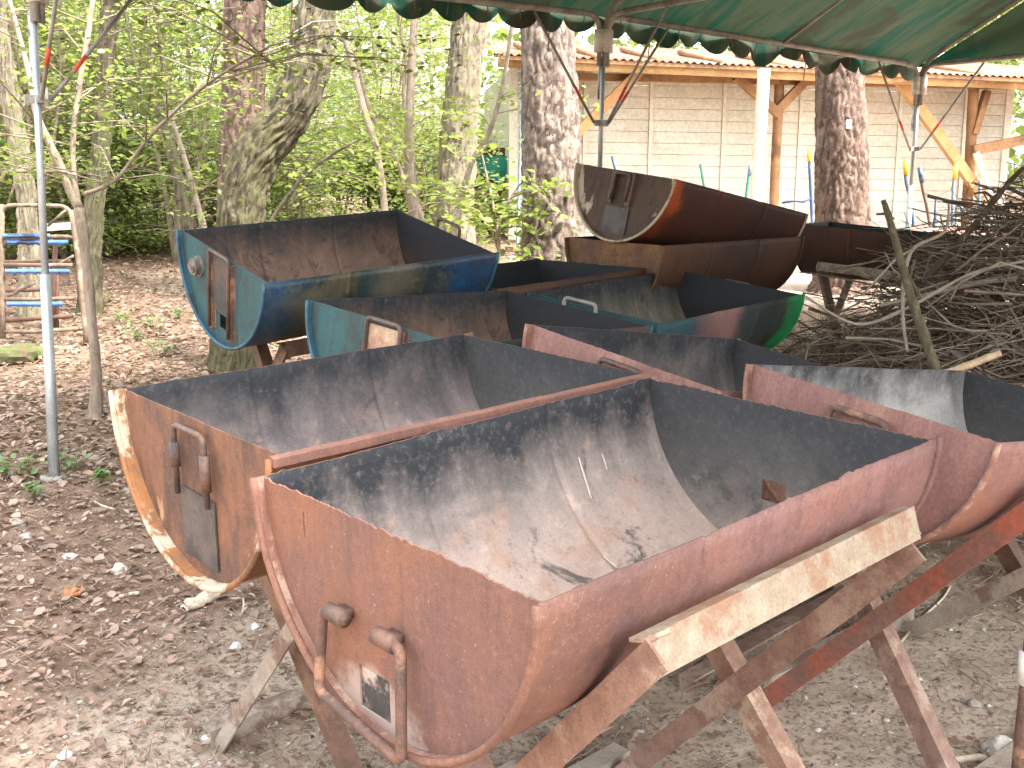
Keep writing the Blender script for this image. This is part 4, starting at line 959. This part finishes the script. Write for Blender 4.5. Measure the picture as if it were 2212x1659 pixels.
fill(sap_k, 26, 9.6, 13.5, -.62, .02, rule=lambda x, y: not (-3.0 < x < -.9 and y < 10.2))
fill(sap_k, 26, 13, 19, -.64, .02)
fill(bush_k, 34, 9.8, 14, -.62, .02, rule=lambda x, y: not (-3.0 < x < -.9 and y < 10.4))
fill(tall_k, 11, 19, 27, -.66, .1)
fill(tall_k, 10, 17.5, 27, .1, .7)
fill(sap_k, 8, 13, 20, .47, .75, rule=lambda x, y: x > 6.9)
fill(bush_k, 6, 11, 16, .55, .8, rule=lambda x, y: x > 6.9)
n = 32000
az = rng.uniform(-.85, .85, n); rr = rng.uniform(27, 36, n); hh = 8.5*rng.random(n)**.95
X = np.sin(az)*rr; Y = np.cos(az)*rr
cl = np.array([mn.noise(Vector((a*.5, b*.5, c*.6))) for a, b, c in zip(X, Y, hh)])
k = cl > -.12; X, Y, hh = X[k], Y[k], hh[k]
V, F = leaves_np(np.stack([X, Y, hh+.6], 1), .6, rng.uniform(.22, .42, len(X)), .75)
tag(link('far_woods', np_mesh('far_woods', V, F, leaf_mat('leaf_far', (.11, .165, .05), (.19, .25, .085), .5))), kind='stuff')
# ------------------------------------------------------------------ the cream shed with its log porch
A0, B0_ = pix(1108, 330, 11.5), pix(2172, 345, 12.25)
UX = (B0_-A0); SW = UX.length; UX.normalize(); UH = Vector((UX.x, UX.y, 0)).normalized(); WN = Vector((UH.y, -UH.x, 0))      # WN: out of the wall, towards the tent
UPS = (Vector((0, 0, 1))-UX*UX.z).normalized()
def SH(x, y, w=0.0):
    """where the line of sight of a surveyed point meets the plane w metres in front of the shed wall"""
    q = ray(x, y); o = Vector((0, 0, CAMH)); t = ((A0+WN*w)-o).dot(WN)/q.dot(WN); return o+q*t
def UV(u, v, w=0.0): return A0+UX*u+UPS*v+WN*w
def uv(P): d = P-A0; return d.dot(UX), d.dot(UPS)
gA = ground(A0.x, A0.y); so = (A0.x, A0.y, gA)
shed = empty('shed', so, 'cream sided storage shed with log posts, log eave beam and red brown roof', 'shed')
cream = simple('cream_siding', (.56, .53, .45), (.62, .59, .50), 3, .6, bump=.05, c3=(.50, .47, .39))
cream2 = simple('cream_trim', (.66, .62, .52), (.60, .56, .46), 4, .6, bump=.05)
log_o = simple('peeled_log', (.46, .31, .16), (.56, .40, .23), 5, .75, stretch=(1, 1, 1), bump=.2, c3=(.30, .18, .09))
log_b = simple('brown_beam', (.22, .115, .055), (.30, .17, .085), 6, .75, bump=.2, c3=(.15, .08, .04))
log_or = simple('orange_brace', (.42, .23, .10), (.50, .30, .14), 5, .75, bump=.2)
log_w = simple('bleached_log', (.60, .52, .43), (.68, .61, .52), 5, .8, stretch=(3, 3, 1), bump=.25)
vb = -2.0; vt = uv(SH(1300, 150))[1]
seams = [uv(SH(x, 300))[0] for x in (1108, 1262, 1404, 1561, 1726, 1940, 2080, 2172)]
for i in range(len(seams)-1):
    u0, u1 = seams[i]+.02, seams[i+1]-.02; mb = MB(); v = vb; k = 0; step = .118
    while v < vt:
        v2 = min(v+step, vt)
        lap = .003
        vs = [UV(u0, v, lap+.004), UV(u1, v, lap+.004), UV(u1, v2-.004, .004), UV(u0, v2-.004, .004), UV(u0, v, -.02), UV(u1, v, -.02), UV(u1, v2-.004, -.02), UV(u0, v2-.004, -.02)]
        mb.add(vs, [(0, 1, 2, 3), (5, 4, 7, 6), (4, 5, 1, 0), (3, 2, 6, 7), (4, 0, 3, 7), (1, 5, 6, 2)]); v += step
    mb.build('wall_panel', cream, shed, False, so)
for i, u in enumerate(seams):
    wdt = .085 if i in (0, len(seams)-1) else .036
    mb = MB(); mb.bar(UV(u, vb), UV(u, vt), wdt, .05, up=WN); mb.build('trim', cream2, shed, False, so)
D_ = 2.6
for u in (0, SW):                                           # end walls and back
    mb = MB(); mb.bar(UV(u, (vb+vt)/2, -.03), UV(u, (vb+vt)/2, -D_), .03, vt-vb, up=UPS); mb.build('wall_panel', cream, shed, False, so)
mb = MB(); mb.bar(UV(0, (vb+vt)/2, -D_), UV(SW, (vb+vt)/2, -D_), .03, vt-vb, up=UPS); mb.build('wall_panel', cream, shed, False, so)
def slog(p0, p1, wpx, w, name, mat, w2=None, seed=0):
    a, b = SH(*p0, w), SH(*p1, w if w2 is None else w2); r = wpx*depth(a)/FPX/2
    n = 14; MB().tube([a+(b-a)*(i/n) for i in range(n+1)], r, 14, wob=.10, seed=seed).build(name, mat, shed, True, so)
def sbeam(p0, p1, wpx, w, name, mat, th=.09):
    a, b = SH(*p0, w), SH(*p1, w); mb = MB(); mb.bar(a, b, th, wpx*depth(a)/FPX, up=UPS if abs((b-a).normalized().dot(UPS)) < .9 else UX); mb.build(name, mat, shed, False, so)
PW = .75
slog((1076, 131), (2240, 183), 27, PW, 'eave_log', log_o, seed=1)
sbeam((1128, 163), (2180, 186), 15, .42, 'wall_beam', log_b)
def foot(x, y, w, down=None):
    p = SH(x, y, w); return p
slog((1650, 150), (1631, 470), 27, PW+.30, 'porch_post', log_w, seed=2)
pb = SH(1622, 620, PW+.30)
def long_post(x0, y0, x1, y1, wpx, w, mat, seed):
    a, b = SH(x0, y0, w), SH(x1, y1, w); d = (b-a).normalized(); gz = ground(b.x, b.y); e = a+d*((gz-.05-a.z)/d.z); r = wpx*depth(a)/FPX/2
    n = 20; MB().tube([a+(e-a)*(i/n) for i in range(n+1)], r, 14, wob=.10, seed=seed).build('porch_post', mat, shed, True, so)
long_post(1631, 460, 1625, 560, 27, PW+.29, log_w, 3)
long_post(1684, 170, 1672, 430, 21, .42, log_b, 4)
long_post(2104, 185, 2090, 430, 22, .42, log_b, 5)
long_post(1215, 170, 1218, 430, 21, .42, log_b, 6)
for a, b, wd, ww, mt in (((1384, 152), (1216, 318), 21, .52, log_or), ((1590, 166), (1684, 248), 18, .50, log_b), ((1748, 166), (1682, 236), 18, .50, log_b), ((1938, 166), (2104, 400), 21, .52, log_or), ((2104, 400), (2140, 448), 22, .50, log_o), ((2132, 196), (2104, 290), 13, .46, log_b)):
    sbeam(a, b, wd, ww, 'brace', mt, .08)
sbeam((2100, 325), (2290, 287), 21, .50, 'rail', log_b, .10)
slog((2108, 330), (2142, 440), 15, .60, 'porch_post', log_w, seed=8)
for x in (1160, 1290, 1420, 1560, 1700, 1840, 1980, 2120):                  # rafter ends over the log
    a = SH(x, 116+.045*(x-1076), PW+.12); MB().tube([a, a-WN*1.5+Vector((0, 0, .30))], .034, 12).build('rafter', log_b, shed, True, so)
roof_m = simple('red_brown_corrugated', (.17, .065, .042), (.24, .11, .075), 6, .7, stretch=(1, 1, 1), bump=.1, c3=(.30, .18, .14))
pitch = math.tan(R(9.6)); u0 = uv(SH(1076, 120, PW))[0]; u1 = SW+1.4; vs = []; fs = []; nc = int((u1-u0)/.013); rows = [(PW+.20, 0), (PW-.55, 1), (-.2, 2), (-D_-.4, 3)]
vE = uv(SH(1076, 117, PW+.2))[1]; slp = (uv(SH(1900, 153, PW+.2))[1]-vE)/(uv(SH(1900, 153, PW+.2))[0]-u0)
for i in range(nc+1):
    u = u0+(u1-u0)*i/nc; cz = .011*math.sin(2*math.pi*(u-u0)/.078)
    for ww, _ in rows: vs.append(UV(u, vE+slp*(u-u0)+(PW+.2-ww)*pitch+cz, ww))
mb = MB(); mb.add(vs, [(i*4+j, (i+1)*4+j, (i+1)*4+j+1, i*4+j+1) for i in range(nc) for j in range(3)]); mb.build('roof', roof_m, shed, True, so)
for ww in (PW+.16, PW-.35):
    a = UV(u0, vE-.035+(PW+.2-ww)*pitch, ww); b = UV(u1, vE-.035+slp*(u1-u0)+(PW+.2-ww)*pitch, ww); mb = MB(); mb.bar(a, b, .06, .035, up=UPS); mb.build('batten', log_b, shed, False, so)
# ------------------------------------------------------------------ barrows and tool handles against the shed
blue_p = simple('blue_tube_paint', (.035, .06, .14), (.03, .05, .10), 20, .45, bump=.05, c3=(.10, .12, .16))
lblue_p = simple('pale_blue_tube_paint', (.16, .24, .30), (.12, .18, .24), 20, .45, bump=.05)
green_p = simple('green_tube_paint', (.04, .16, .12), (.05, .12, .10), 20, .5, bump=.05)
brown_p = simple('brown_tube', (.16, .09, .07), (.11, .065, .05), 20, .6, bump=.1)
yel = simple('yellow_grip', (.62, .42, .03), (.5, .33, .03), 20, .5, bump=.05)
tub_rust = simple('rusty_tub', (.25, .115, .075), (.32, .17, .12), 9, .7, bump=.2, c3=(.16, .08, .06))
tub_blue = simple('blue_tub', (.02, .045, .13), (.02, .04, .10), 9, .5, bump=.1)
rub = simple('black_rubber', (.02, .02, .02), (.035, .033, .03), 20, .8, bump=.1)
def barrow(label, d, handles, tub, tub_px, tube_mats, bar=None):
    """wheelbarrow stood up on its nose: handles up, tub towards the tent"""
    cx = sum(h[-1][0] for h in handles)/len(handles)
    p = pix(tub_px[0], tub_px[1], d); gz = ground(p.x, p.y); o = (p.x, p.y, gz); root = empty('wheelbarrow', o, label, 'wheelbarrow', 'wheelbarrows standing on end by the shed')
    wpx, hpx = tub_px[2], tub_px[3]; a, b = wpx*d/FPX/2, hpx*d/FPX; bm = MB(); vs = []; n = 24; ct = p+Vector((0, 0, -b*.5))
    for j in range(7):
        t = j/6; s = math.sqrt(max(.0, 1-t*t))*.9+.1
        for k in range(n):
            an = 2*math.pi*k/n; ex = math.copysign(abs(math.cos(an))**.7, math.cos(an)); ez = math.copysign(abs(math.sin(an))**.7, math.sin(an))
            vs.append(ct+Vector((a*s*ex, -.18*t, b*.5*s*ez+.0)))
    fs = [(j*n+k, j*n+(k+1) % n, (j+1)*n+(k+1) % n, (j+1)*n+k) for j in range(6) for k in range(n)]+[tuple(6*n+k for k in range(n))]
    bm.add(vs, fs).build('tub', tub, root, True, o)
    MB().tube([vs[k] for k in range(n)]+[vs[0]], .009, 6).build('tub_rim', tub, root, True, o)
    for h, (mt, grip) in zip(handles, tube_mats):
        P = [pix(x, y, d+.05) for x, y in h]; e = P[-1]; P.append(Vector((e.x, e.y+.05, gz+.25)))
        hd = MB().tube([tuple(q) for q in sub([tuple(q) for q in P], 5)], .0135, 10).build('handle', mt, root, True, o)
        if grip:
            g2 = P[0]+(P[1]-P[0]).normalized()*.11
            MB().tube([P[0]+(P[0]-P[1]).normalized()*.008, g2], .018, 12).build('grip', grip, hd, True, o)
    if bar: MB().tube([pix(x, y, d-.02) for x, y in bar], .011, 8).build('cross_bar', tube_mats[0][0], root, True, o)
    rr = .15; cw = Vector((p.x, p.y+.12, gz+rr)); MB().tube([cw+Vector((0, math.cos(t)*rr, math.sin(t)*rr)) for t in np.linspace(0, 6.2832, 25)], .035, 8).build('wheel', rub, root, True, o)
barrow('blue wheelbarrow stood on end with a yellow grip left of the tagged trunk', 9.6, [[(1747, 322), (1750, 385), (1754, 470), (1755, 520)], [(1622, 352), (1612, 430), (1612, 520)]], tub_blue, (1705, 482, 90, 75), [(blue_p, yel), (green_p, lblue_p)], [(1690, 438), (1715, 434), (1735, 436), (1750, 428)])
barrow('rusty wheelbarrow stood on end with one yellow grip left of the tent corner pole', 8.4, [[(1956, 347), (1957, 390), (1966, 430), (1973, 500)], [(1987, 364), (1994, 410), (2003, 450), (2011, 510)]], tub_rust, (1990, 490, 105, 62), [(blue_p, yel), (brown_p, blue_p)], [(2003, 424), (2022, 430), (2020, 470), (2013, 505)])
barrow('rusty wheelbarrow stood on end with pale blue handles at the orange brace', 8.7, [[(2066, 358), (2061, 390), (2058, 450), (2056, 510)], [(2118, 388), (2115, 440), (2112, 510)]], tub_rust, (2080, 490, 110, 58), [(lblue_p, yel), (lblue_p, None)], [(2058, 430), (2080, 452), (2098, 472)])
def tool(label, pts, d, mat, r=.013):
    P = [pix(x, y, d) for x, y in pts]; e = P[-1]; P.append(Vector((e.x, e.y-.1, ground(e.x, e.y-.1)+.01))); o = tuple(P[-1])
    root = empty('garden_tool', o, label, 'tool')
    MB().tube(P, r, 9).build('handle', mat, root, True, o)
    q = P[-1]; mb = MB(); mb.bar(q+Vector((-.12, 0, .03)), q+Vector((.12, 0, .03)), .012, .05); mb.build('head', M['steel_dark'], root, False, o)
tool('dark green tool handle leaning on the shed in front of the louvred door', [(1513, 355), (1522, 410), (1536, 520)], 11.1, green_p)
tool('navy tool handle leaning on the shed just left of the middle tent pole', [(1322, 338), (1330, 368), (1360, 500)], 10.9, blue_p)
tool('pale blue pole leaning on the left corner of the shed behind the thick pine', [(1128, 160), (1124, 330), (1118, 540)], 10.6, lblue_p, .016)
# open timber shelter left of the shed, half hidden by leaves
p = pix(1072, 545, 12.6); gz = ground(p.x, p.y); o = (p.x, p.y, gz); sx = .62
shl = empty('timber_shelter', o, 'low dark timber shelter with green tarp and pale roof left of the shed', 'shelter')
dk = simple('dark_timber', (.07, .04, .028), (.12, .07, .045), 6, .85, bump=.3); rb = simple('red_brown_board', (.20, .095, .055), (.14, .07, .045), 5, .8, bump=.3)
zt_ = pix(1072, 352, 12.6).z
for x in (-sx, sx):
    for y in (-.35, .6): mb = MB(); mb.bar((p.x+x, p.y+y, gz-.05), (p.x+x, p.y+y, zt_), .09, .09); mb.build('post', dk, shl, False, o)
for zz, mt, th in ((gz+.18, dk, .10), (gz+.52, rb, .14), (gz+.86, dk, .10), (zt_-.28, rb, .22)):
    mb = MB(); mb.bar((p.x-sx-.1, p.y-.4, zz), (p.x+sx+.1, p.y-.4, zz), .05, th); mb.build('cross_board', mt, shl, False, o)
mb = MB(); mb.bar((p.x-sx, p.y+.62, (gz+zt_)/2), (p.x+sx, p.y+.62, (gz+zt_)/2), .04, zt_-gz, up=(0, 0, 1)); mb.build('back_board', dk, shl, False, o)
vs = [(p.x-.85+1.7*i/12, p.y-.55+1.5*j/6, zt_+.03+.14*j/6+.02*math.sin(i*1.2+j)) for i in range(13) for j in range(7)]
mb = MB(); mb.add(vs, [(i*7+j, (i+1)*7+j, (i+1)*7+j+1, i*7+j+1) for i in range(12) for j in range(6)]); mb.build('roof', simple('pale_roof_sheet', (.62, .62, .6), (.5, .5, .48), 3, .5, bump=.1), shl, True, o)
vs = [(p.x-.75+.9*i/10, p.y-.6-.04*math.sin(i*1.7)*j/5, zt_+.05-.22*j/5*(1+.3*math.sin(i*.9))) for i in range(11) for j in range(6)]
mb = MB(); mb.add(vs, [(i*6+j, (i+1)*6+j, (i+1)*6+j+1, i*6+j+1) for i in range(10) for j in range(5)]); mb.build('tarp', simple('green_tarp', (.01, .16, .12), (.02, .24, .18), 4, .5, bump=.1), shl, True, o)

# ------------------------------------------------------------------ rusty tube rack at the left
gR = gpix(186, 742); rd = depth(gR); o = tuple(gR)
rack = empty('tube_rack', o, 'rusty tube rack with rungs and torn blue plastic strips behind the grey tent pole', 'rack')
rt = simple('rack_rust', (.17, .12, .085), (.11, .075, .055), 22, .75, bump=.3, c3=(.27, .21, .155)); rt2 = simple('rack_rust_dark', (.10, .06, .045), (.16, .09, .06), 20, .75, bump=.3)
bl = simple('blue_plastic_strip', (.05, .13, .33), (.10, .20, .40), 12, .4, bump=.15, c3=(.02, .03, .06))
K = lambda x, y, dz=0: pix(x*.2451, 338.9+y*.2451, rd+dz)
def rtube(pts, r, name, mat, dz=0): MB().tube([tuple(q) for q in pts], r*.8, 10, wob=.12).build(name, mat, rack, True, o)
rtube([K(630, 470), K(655, 640), K(690, 900), K(712, 1100), K(728, 1300), K(752, 1500), gR], .021, 'upright', rt)
rtube([K(690, 790), K(672, 735), K(640, 710), K(560, 703), K(380, 708), K(120, 722), K(60, 745), K(30, 790)], .016, 'rung', rt)
rtube([K(10, 420), K(14, 900), K(20, 1300), K(24, 1600)], .022, 'upright', rt)
for y0, y1, x1, dz in ((125, 130, 650, .0), (425, 432, 622, .0), (950, 955, 640, .0), (1255, 1245, 660, .0), (1540, 1515, 690, .0)):
    if y0 < 500: rtube(rounded([K(12, y0+90), K(25, y0), K(x1-20, y1), K(x1+6, y1+70)], .06, 6), .015, 'rung', rt)
    else: rtube([K(12, y0), K(300, y0+2), K(x1, y1)], .015, 'rung', rt)
for a, b in (((60, 1235), (310, 1110)), ((430, 990), (650, 870)), ((420, 610), (600, 450)), ((60, 450), (200, 20))): rtube([K(*a, .12), K(*b, .12)], .010, 'diagonal', rt)
rtube([K(492, 740, .4), K(480, 1000, .4), K(462, 1490, .4)], .02, 'upright', rt2); rtube([K(500, 960, .42), K(500, 1500, .42)], .018, 'upright', rt2)
rtube([K(30, 1180, .4), K(420, 1165, .4)], .016, 'rung', rt2); rtube([K(0, 1445, .4), K(640, 1400, .4)], .018, 'rung', rt2); rtube([K(40, 925, .4), K(620, 915, .4)], .014, 'rung', rt2)
for y, x0, x1 in ((690, 25, 440), (745, 60, 600), (1002, 45, 610), (1290, 60, 550)):
    vs = []; n = 26
    for i in range(n+1):
        x = x0+(x1-x0)*i/n
        for j, (dy, dd) in enumerate(((-14, .01), (12+10*mn.noise(Vector((i*.6, y, 0))), -.012), (30+20*mn.noise(Vector((i*.7, y, 4))), .02))): vs.append(K(x, y+dy, dd-.02))
    mb = MB(); mb.add(vs, [(i*3+j, (i+1)*3+j, (i+1)*3+j+1, i*3+j+1) for i in range(n) for j in range(2)]); mb.build('plastic_strip', bl, rack, True, o)
mb = MB(); mb.bar(K(440, 620, .3), K(640, 605, .3), .12, .045); mb.build('board', simple('pale_board', (.55, .52, .46), (.46, .42, .36), 8, .8), rack, False, o)

# ------------------------------------------------------------------ brushwood heap at the right
HC = pix(2310, 900, 4.45); hx, hy = HC.x, HC.y; hz = ground(hx, hy)
def heap_h(x, y):
    u = (x-hx)/.70; v = (y-hy)/.62
    return 1.06*math.exp(-.5*(u*u+v*v))
mb = MB(); r_ = random.Random(5)
for i in range(3400):
    x = hx-.03+r_.gauss(0, .52); y = hy+r_.gauss(0, .42)
    h = heap_h(x, y); z = ground(x, y)+h*r_.random()**.6+.01
    L = r_.uniform(.18, .75); a = r_.gauss(0, .7)+(3.14 if r_.random() < .5 else 0); el = r_.gauss(0, .24)+(.35 if r_.random() < .12 else 0)
    d = Vector((math.cos(a)*math.cos(el), math.sin(a)*math.cos(el), math.sin(el))); rad = r_.choice((.0013, .0016, .002, .002, .0025, .003, .004, .006))
    P = []; p0 = Vector((x, y, z))-d*L/2; bnd = Vector((r_.gauss(0, .08), r_.gauss(0, .08), r_.gauss(0, .06)))
    for k in range(5): t = k/4; q = p0+d*L*t+bnd*math.sin(math.pi*t)+Vector((r_.gauss(0, .008), r_.gauss(0, .008), r_.gauss(0, .008))); q.z = max(q.z, ground(q.x, q.y)+.005); P.append(q)
    mb.tube(P, [rad*(1.15-.7*k/4) for k in range(5)], 4, caps=False, mi=r_.choice((0, 0, 1, 1, 2)))
    if r_.random() < .45:
        q = P[2]; e = q+Vector((r_.gauss(0, .13), r_.gauss(0, .13), r_.gauss(.03, .1))); mb.tube([q, (q+e)/2+Vector((0, 0, .015)), e], [rad*.6, rad*.45, rad*.25], 4, caps=False, mi=r_.choice((0, 1, 2)))
tw = [simple('twig_brown', (.19, .14, .105), (.28, .215, .165), 20, .9, bump=0), simple('twig_grey', (.26, .215, .17), (.34, .29, .235), 20, .9, bump=0), simple('twig_dark', (.11, .08, .06), (.18, .13, .095), 20, .9, bump=0)]
tag(mb.build('brushwood', tw, None, True), kind='stuff')
P = []
for i in range(2600):
    x = hx-.05+r_.gauss(0, .50); y = hy+r_.gauss(0, .38); P.append((x, y, ground(x, y)+heap_h(x, y)*r_.random()**.8+.01))
V, F = leaves_np(np.array(P), .9, rng.uniform(.025, .065, len(P)), .5, .5)
tag(link('withered_leaves', np_mesh('withered_leaves', V, F, leaf_mat('leaf_withered', (.055, .035, .022), (.17, .105, .06), .15))), kind='stuff')
def branch(label, pts, d, mat, stubs=(), d2=None):
    n = len(pts); W = [tuple(pix(x, y, d+((d2 or d)-d)*i/(n-1)))+(wd*d/FPX/2,) for i, (x, y, wd) in enumerate(pts)]
    e = W[-1]; o = e[:3]; root = MB(); Q = sub(W, 6); root.tube([q[:3] for q in Q], [q[3] for q in Q], 10, wob=.25)
    for st in stubs: root.tube([pix(x, y, d) for x, y, w_ in st], [w_*d/FPX/2 for x, y, w_ in st], 7)
    tag(root.build('branch', mat, None, True, o), label, 'branch')
gr_b = bark_mat('bark_branch', (.10, .085, .055), (.17, .15, .095), (.26, .23, .17), (14, 14, 5))
pale_b = simple('peeled_branch', (.46, .32, .20), (.54, .42, .29), 14, .8, stretch=(3, 3, 1), bump=.2)
grey_b = simple('grey_branch', (.34, .29, .24), (.24, .20, .16), 16, .9, bump=.2)
branch('thick greenish branch standing upright out of the brushwood', [(1908, 432, 11), (1922, 476, 15), (1945, 560, 17), (1968, 640, 20), (1995, 720, 22), (2022, 800, 23), (2040, 860, 24)], 3.75, gr_b, [[(1930, 474, 9), (1912, 462, 7), (1893, 463, 5)], [(1985, 640, 10), (1965, 600, 8), (1975, 560, 6)]])
branch('peeled orange brown branch lying low in the brushwood', [(2160, 762, 14), (2120, 778, 17), (2060, 800, 15), (2000, 818, 12)], 3.55, pale_b)
branch('dark arched branch rising over the brushwood at the right edge', [(2260, 345, 9), (2212, 362, 10), (2165, 412, 12), (2130, 455, 13), (2085, 510, 14), (2040, 560, 14), (1990, 610, 13)], 4.2, simple('dark_branch', (.06, .045, .032), (.11, .08, .06), 14, .9, bump=.3), [[(2150, 430, 8), (2128, 415, 6), (2105, 418, 4)]])
branch('pale grey twig hooking upwards on the left of the brushwood', [(2050, 440, 4), (2040, 500, 7), (1975, 535, 8), (1955, 590, 9), (1950, 680, 8), (1960, 760, 7)], 3.85, grey_b, [[(1975, 535, 6), (1935, 560, 5), (1860, 640, 4)]])
branch('long thin bent twig crossing in front of the brushwood', [(2240, 560, 7), (2100, 590, 7), (1960, 665, 8), (1850, 700, 7), (1740, 640, 4)], 3.9, grey_b)
branch('long straight pale branch lying across the top of the brushwood', [(2260, 600, 12), (2120, 610, 12), (1990, 640, 10), (1900, 660, 7)], 4.1, grey_b)

# ------------------------------------------------------------------ seedlings and moss on the forest floor
seed_m = leaf_mat('leaf_seedling', (.10, .20, .06), (.18, .30, .12), .4)
def seedling(label, x, y, wpx, seed, hpx=None):
    g = gpix(x, y); d = depth(g); a = wpx*d/FPX/2; r_ = np.random.default_rng(seed); n = 26
    cen = np.stack([r_.normal(0, a*.5, n), r_.normal(0, a*.5, n), r_.uniform(.02, a*.8+.03, n)], 1)
    root = empty('seedling', tuple(g), label, 'plant', 'seedlings on the forest floor'); V, F = leaves_np(cen, .4, r_.uniform(.02, .04, n), .6, .15)
    link('leaves', np_mesh('leaves', V, F, seed_m), root)
    mb = MB()
    for c in cen[:9]: mb.tube([(c[0]*.2, c[1]*.2, -.01), (c[0]*.6, c[1]*.6, c[2]*.7), tuple(c)], .0015, 4)
    mb.build('stem', simple('seedling_stem', (.12, .15, .06), (.16, .12, .07), 8, .8, bump=0) if seed == 1 else bpy.data.materials['seedling_stem'], root)
for i, (x, y, wd, lab) in enumerate([
    (60, 1035, 95, 'largest green seedling left of the foot of the grey tent pole'), (155, 1022, 70, 'green seedling right of the foot of the grey tent pole'),
    (15, 1035, 40, 'small green seedling at the left edge of the ground'), (75, 1085, 40, 'small seedling below the largest one by the tent pole'),
    (222, 1048, 35, 'tiny seedling left of the peeling cream rim'), (345, 770, 60, 'pale green seedling below the bung of the blue trough'),
    (300, 735, 70, 'wide pale green seedling on the litter left of the blue trough'), (265, 700, 50, 'pale seedling furthest left on the litter by the blue trough'),
    (330, 712, 45, 'small pale seedling just beside the blue trough'), (230, 655, 45, 'yellow green seedling at the foot of the dark trunk'),
    (385, 690, 35, 'tiny seedling at the rim of the blue trough'), (1775, 700, 60, 'bright green seedling between trough stand and brushwood'), (1740, 770, 50, 'bright green seedling beside the green drum end')]):
    seedling(lab, x, y, wd, i+1)
rock('mossy_mound', 40, 775, 110, simple('moss', (.06, .075, .025), (.11, .12, .045), 30, .95, bump=.6, c3=(.10, .075, .045)), .5, 'mossy mound at the left edge beside the rusty tube rack', 77)
for o_ in list(C.objects):
    if o_.name.startswith('mossy_mound'): o_['category'] = 'moss mound'; del o_['group']
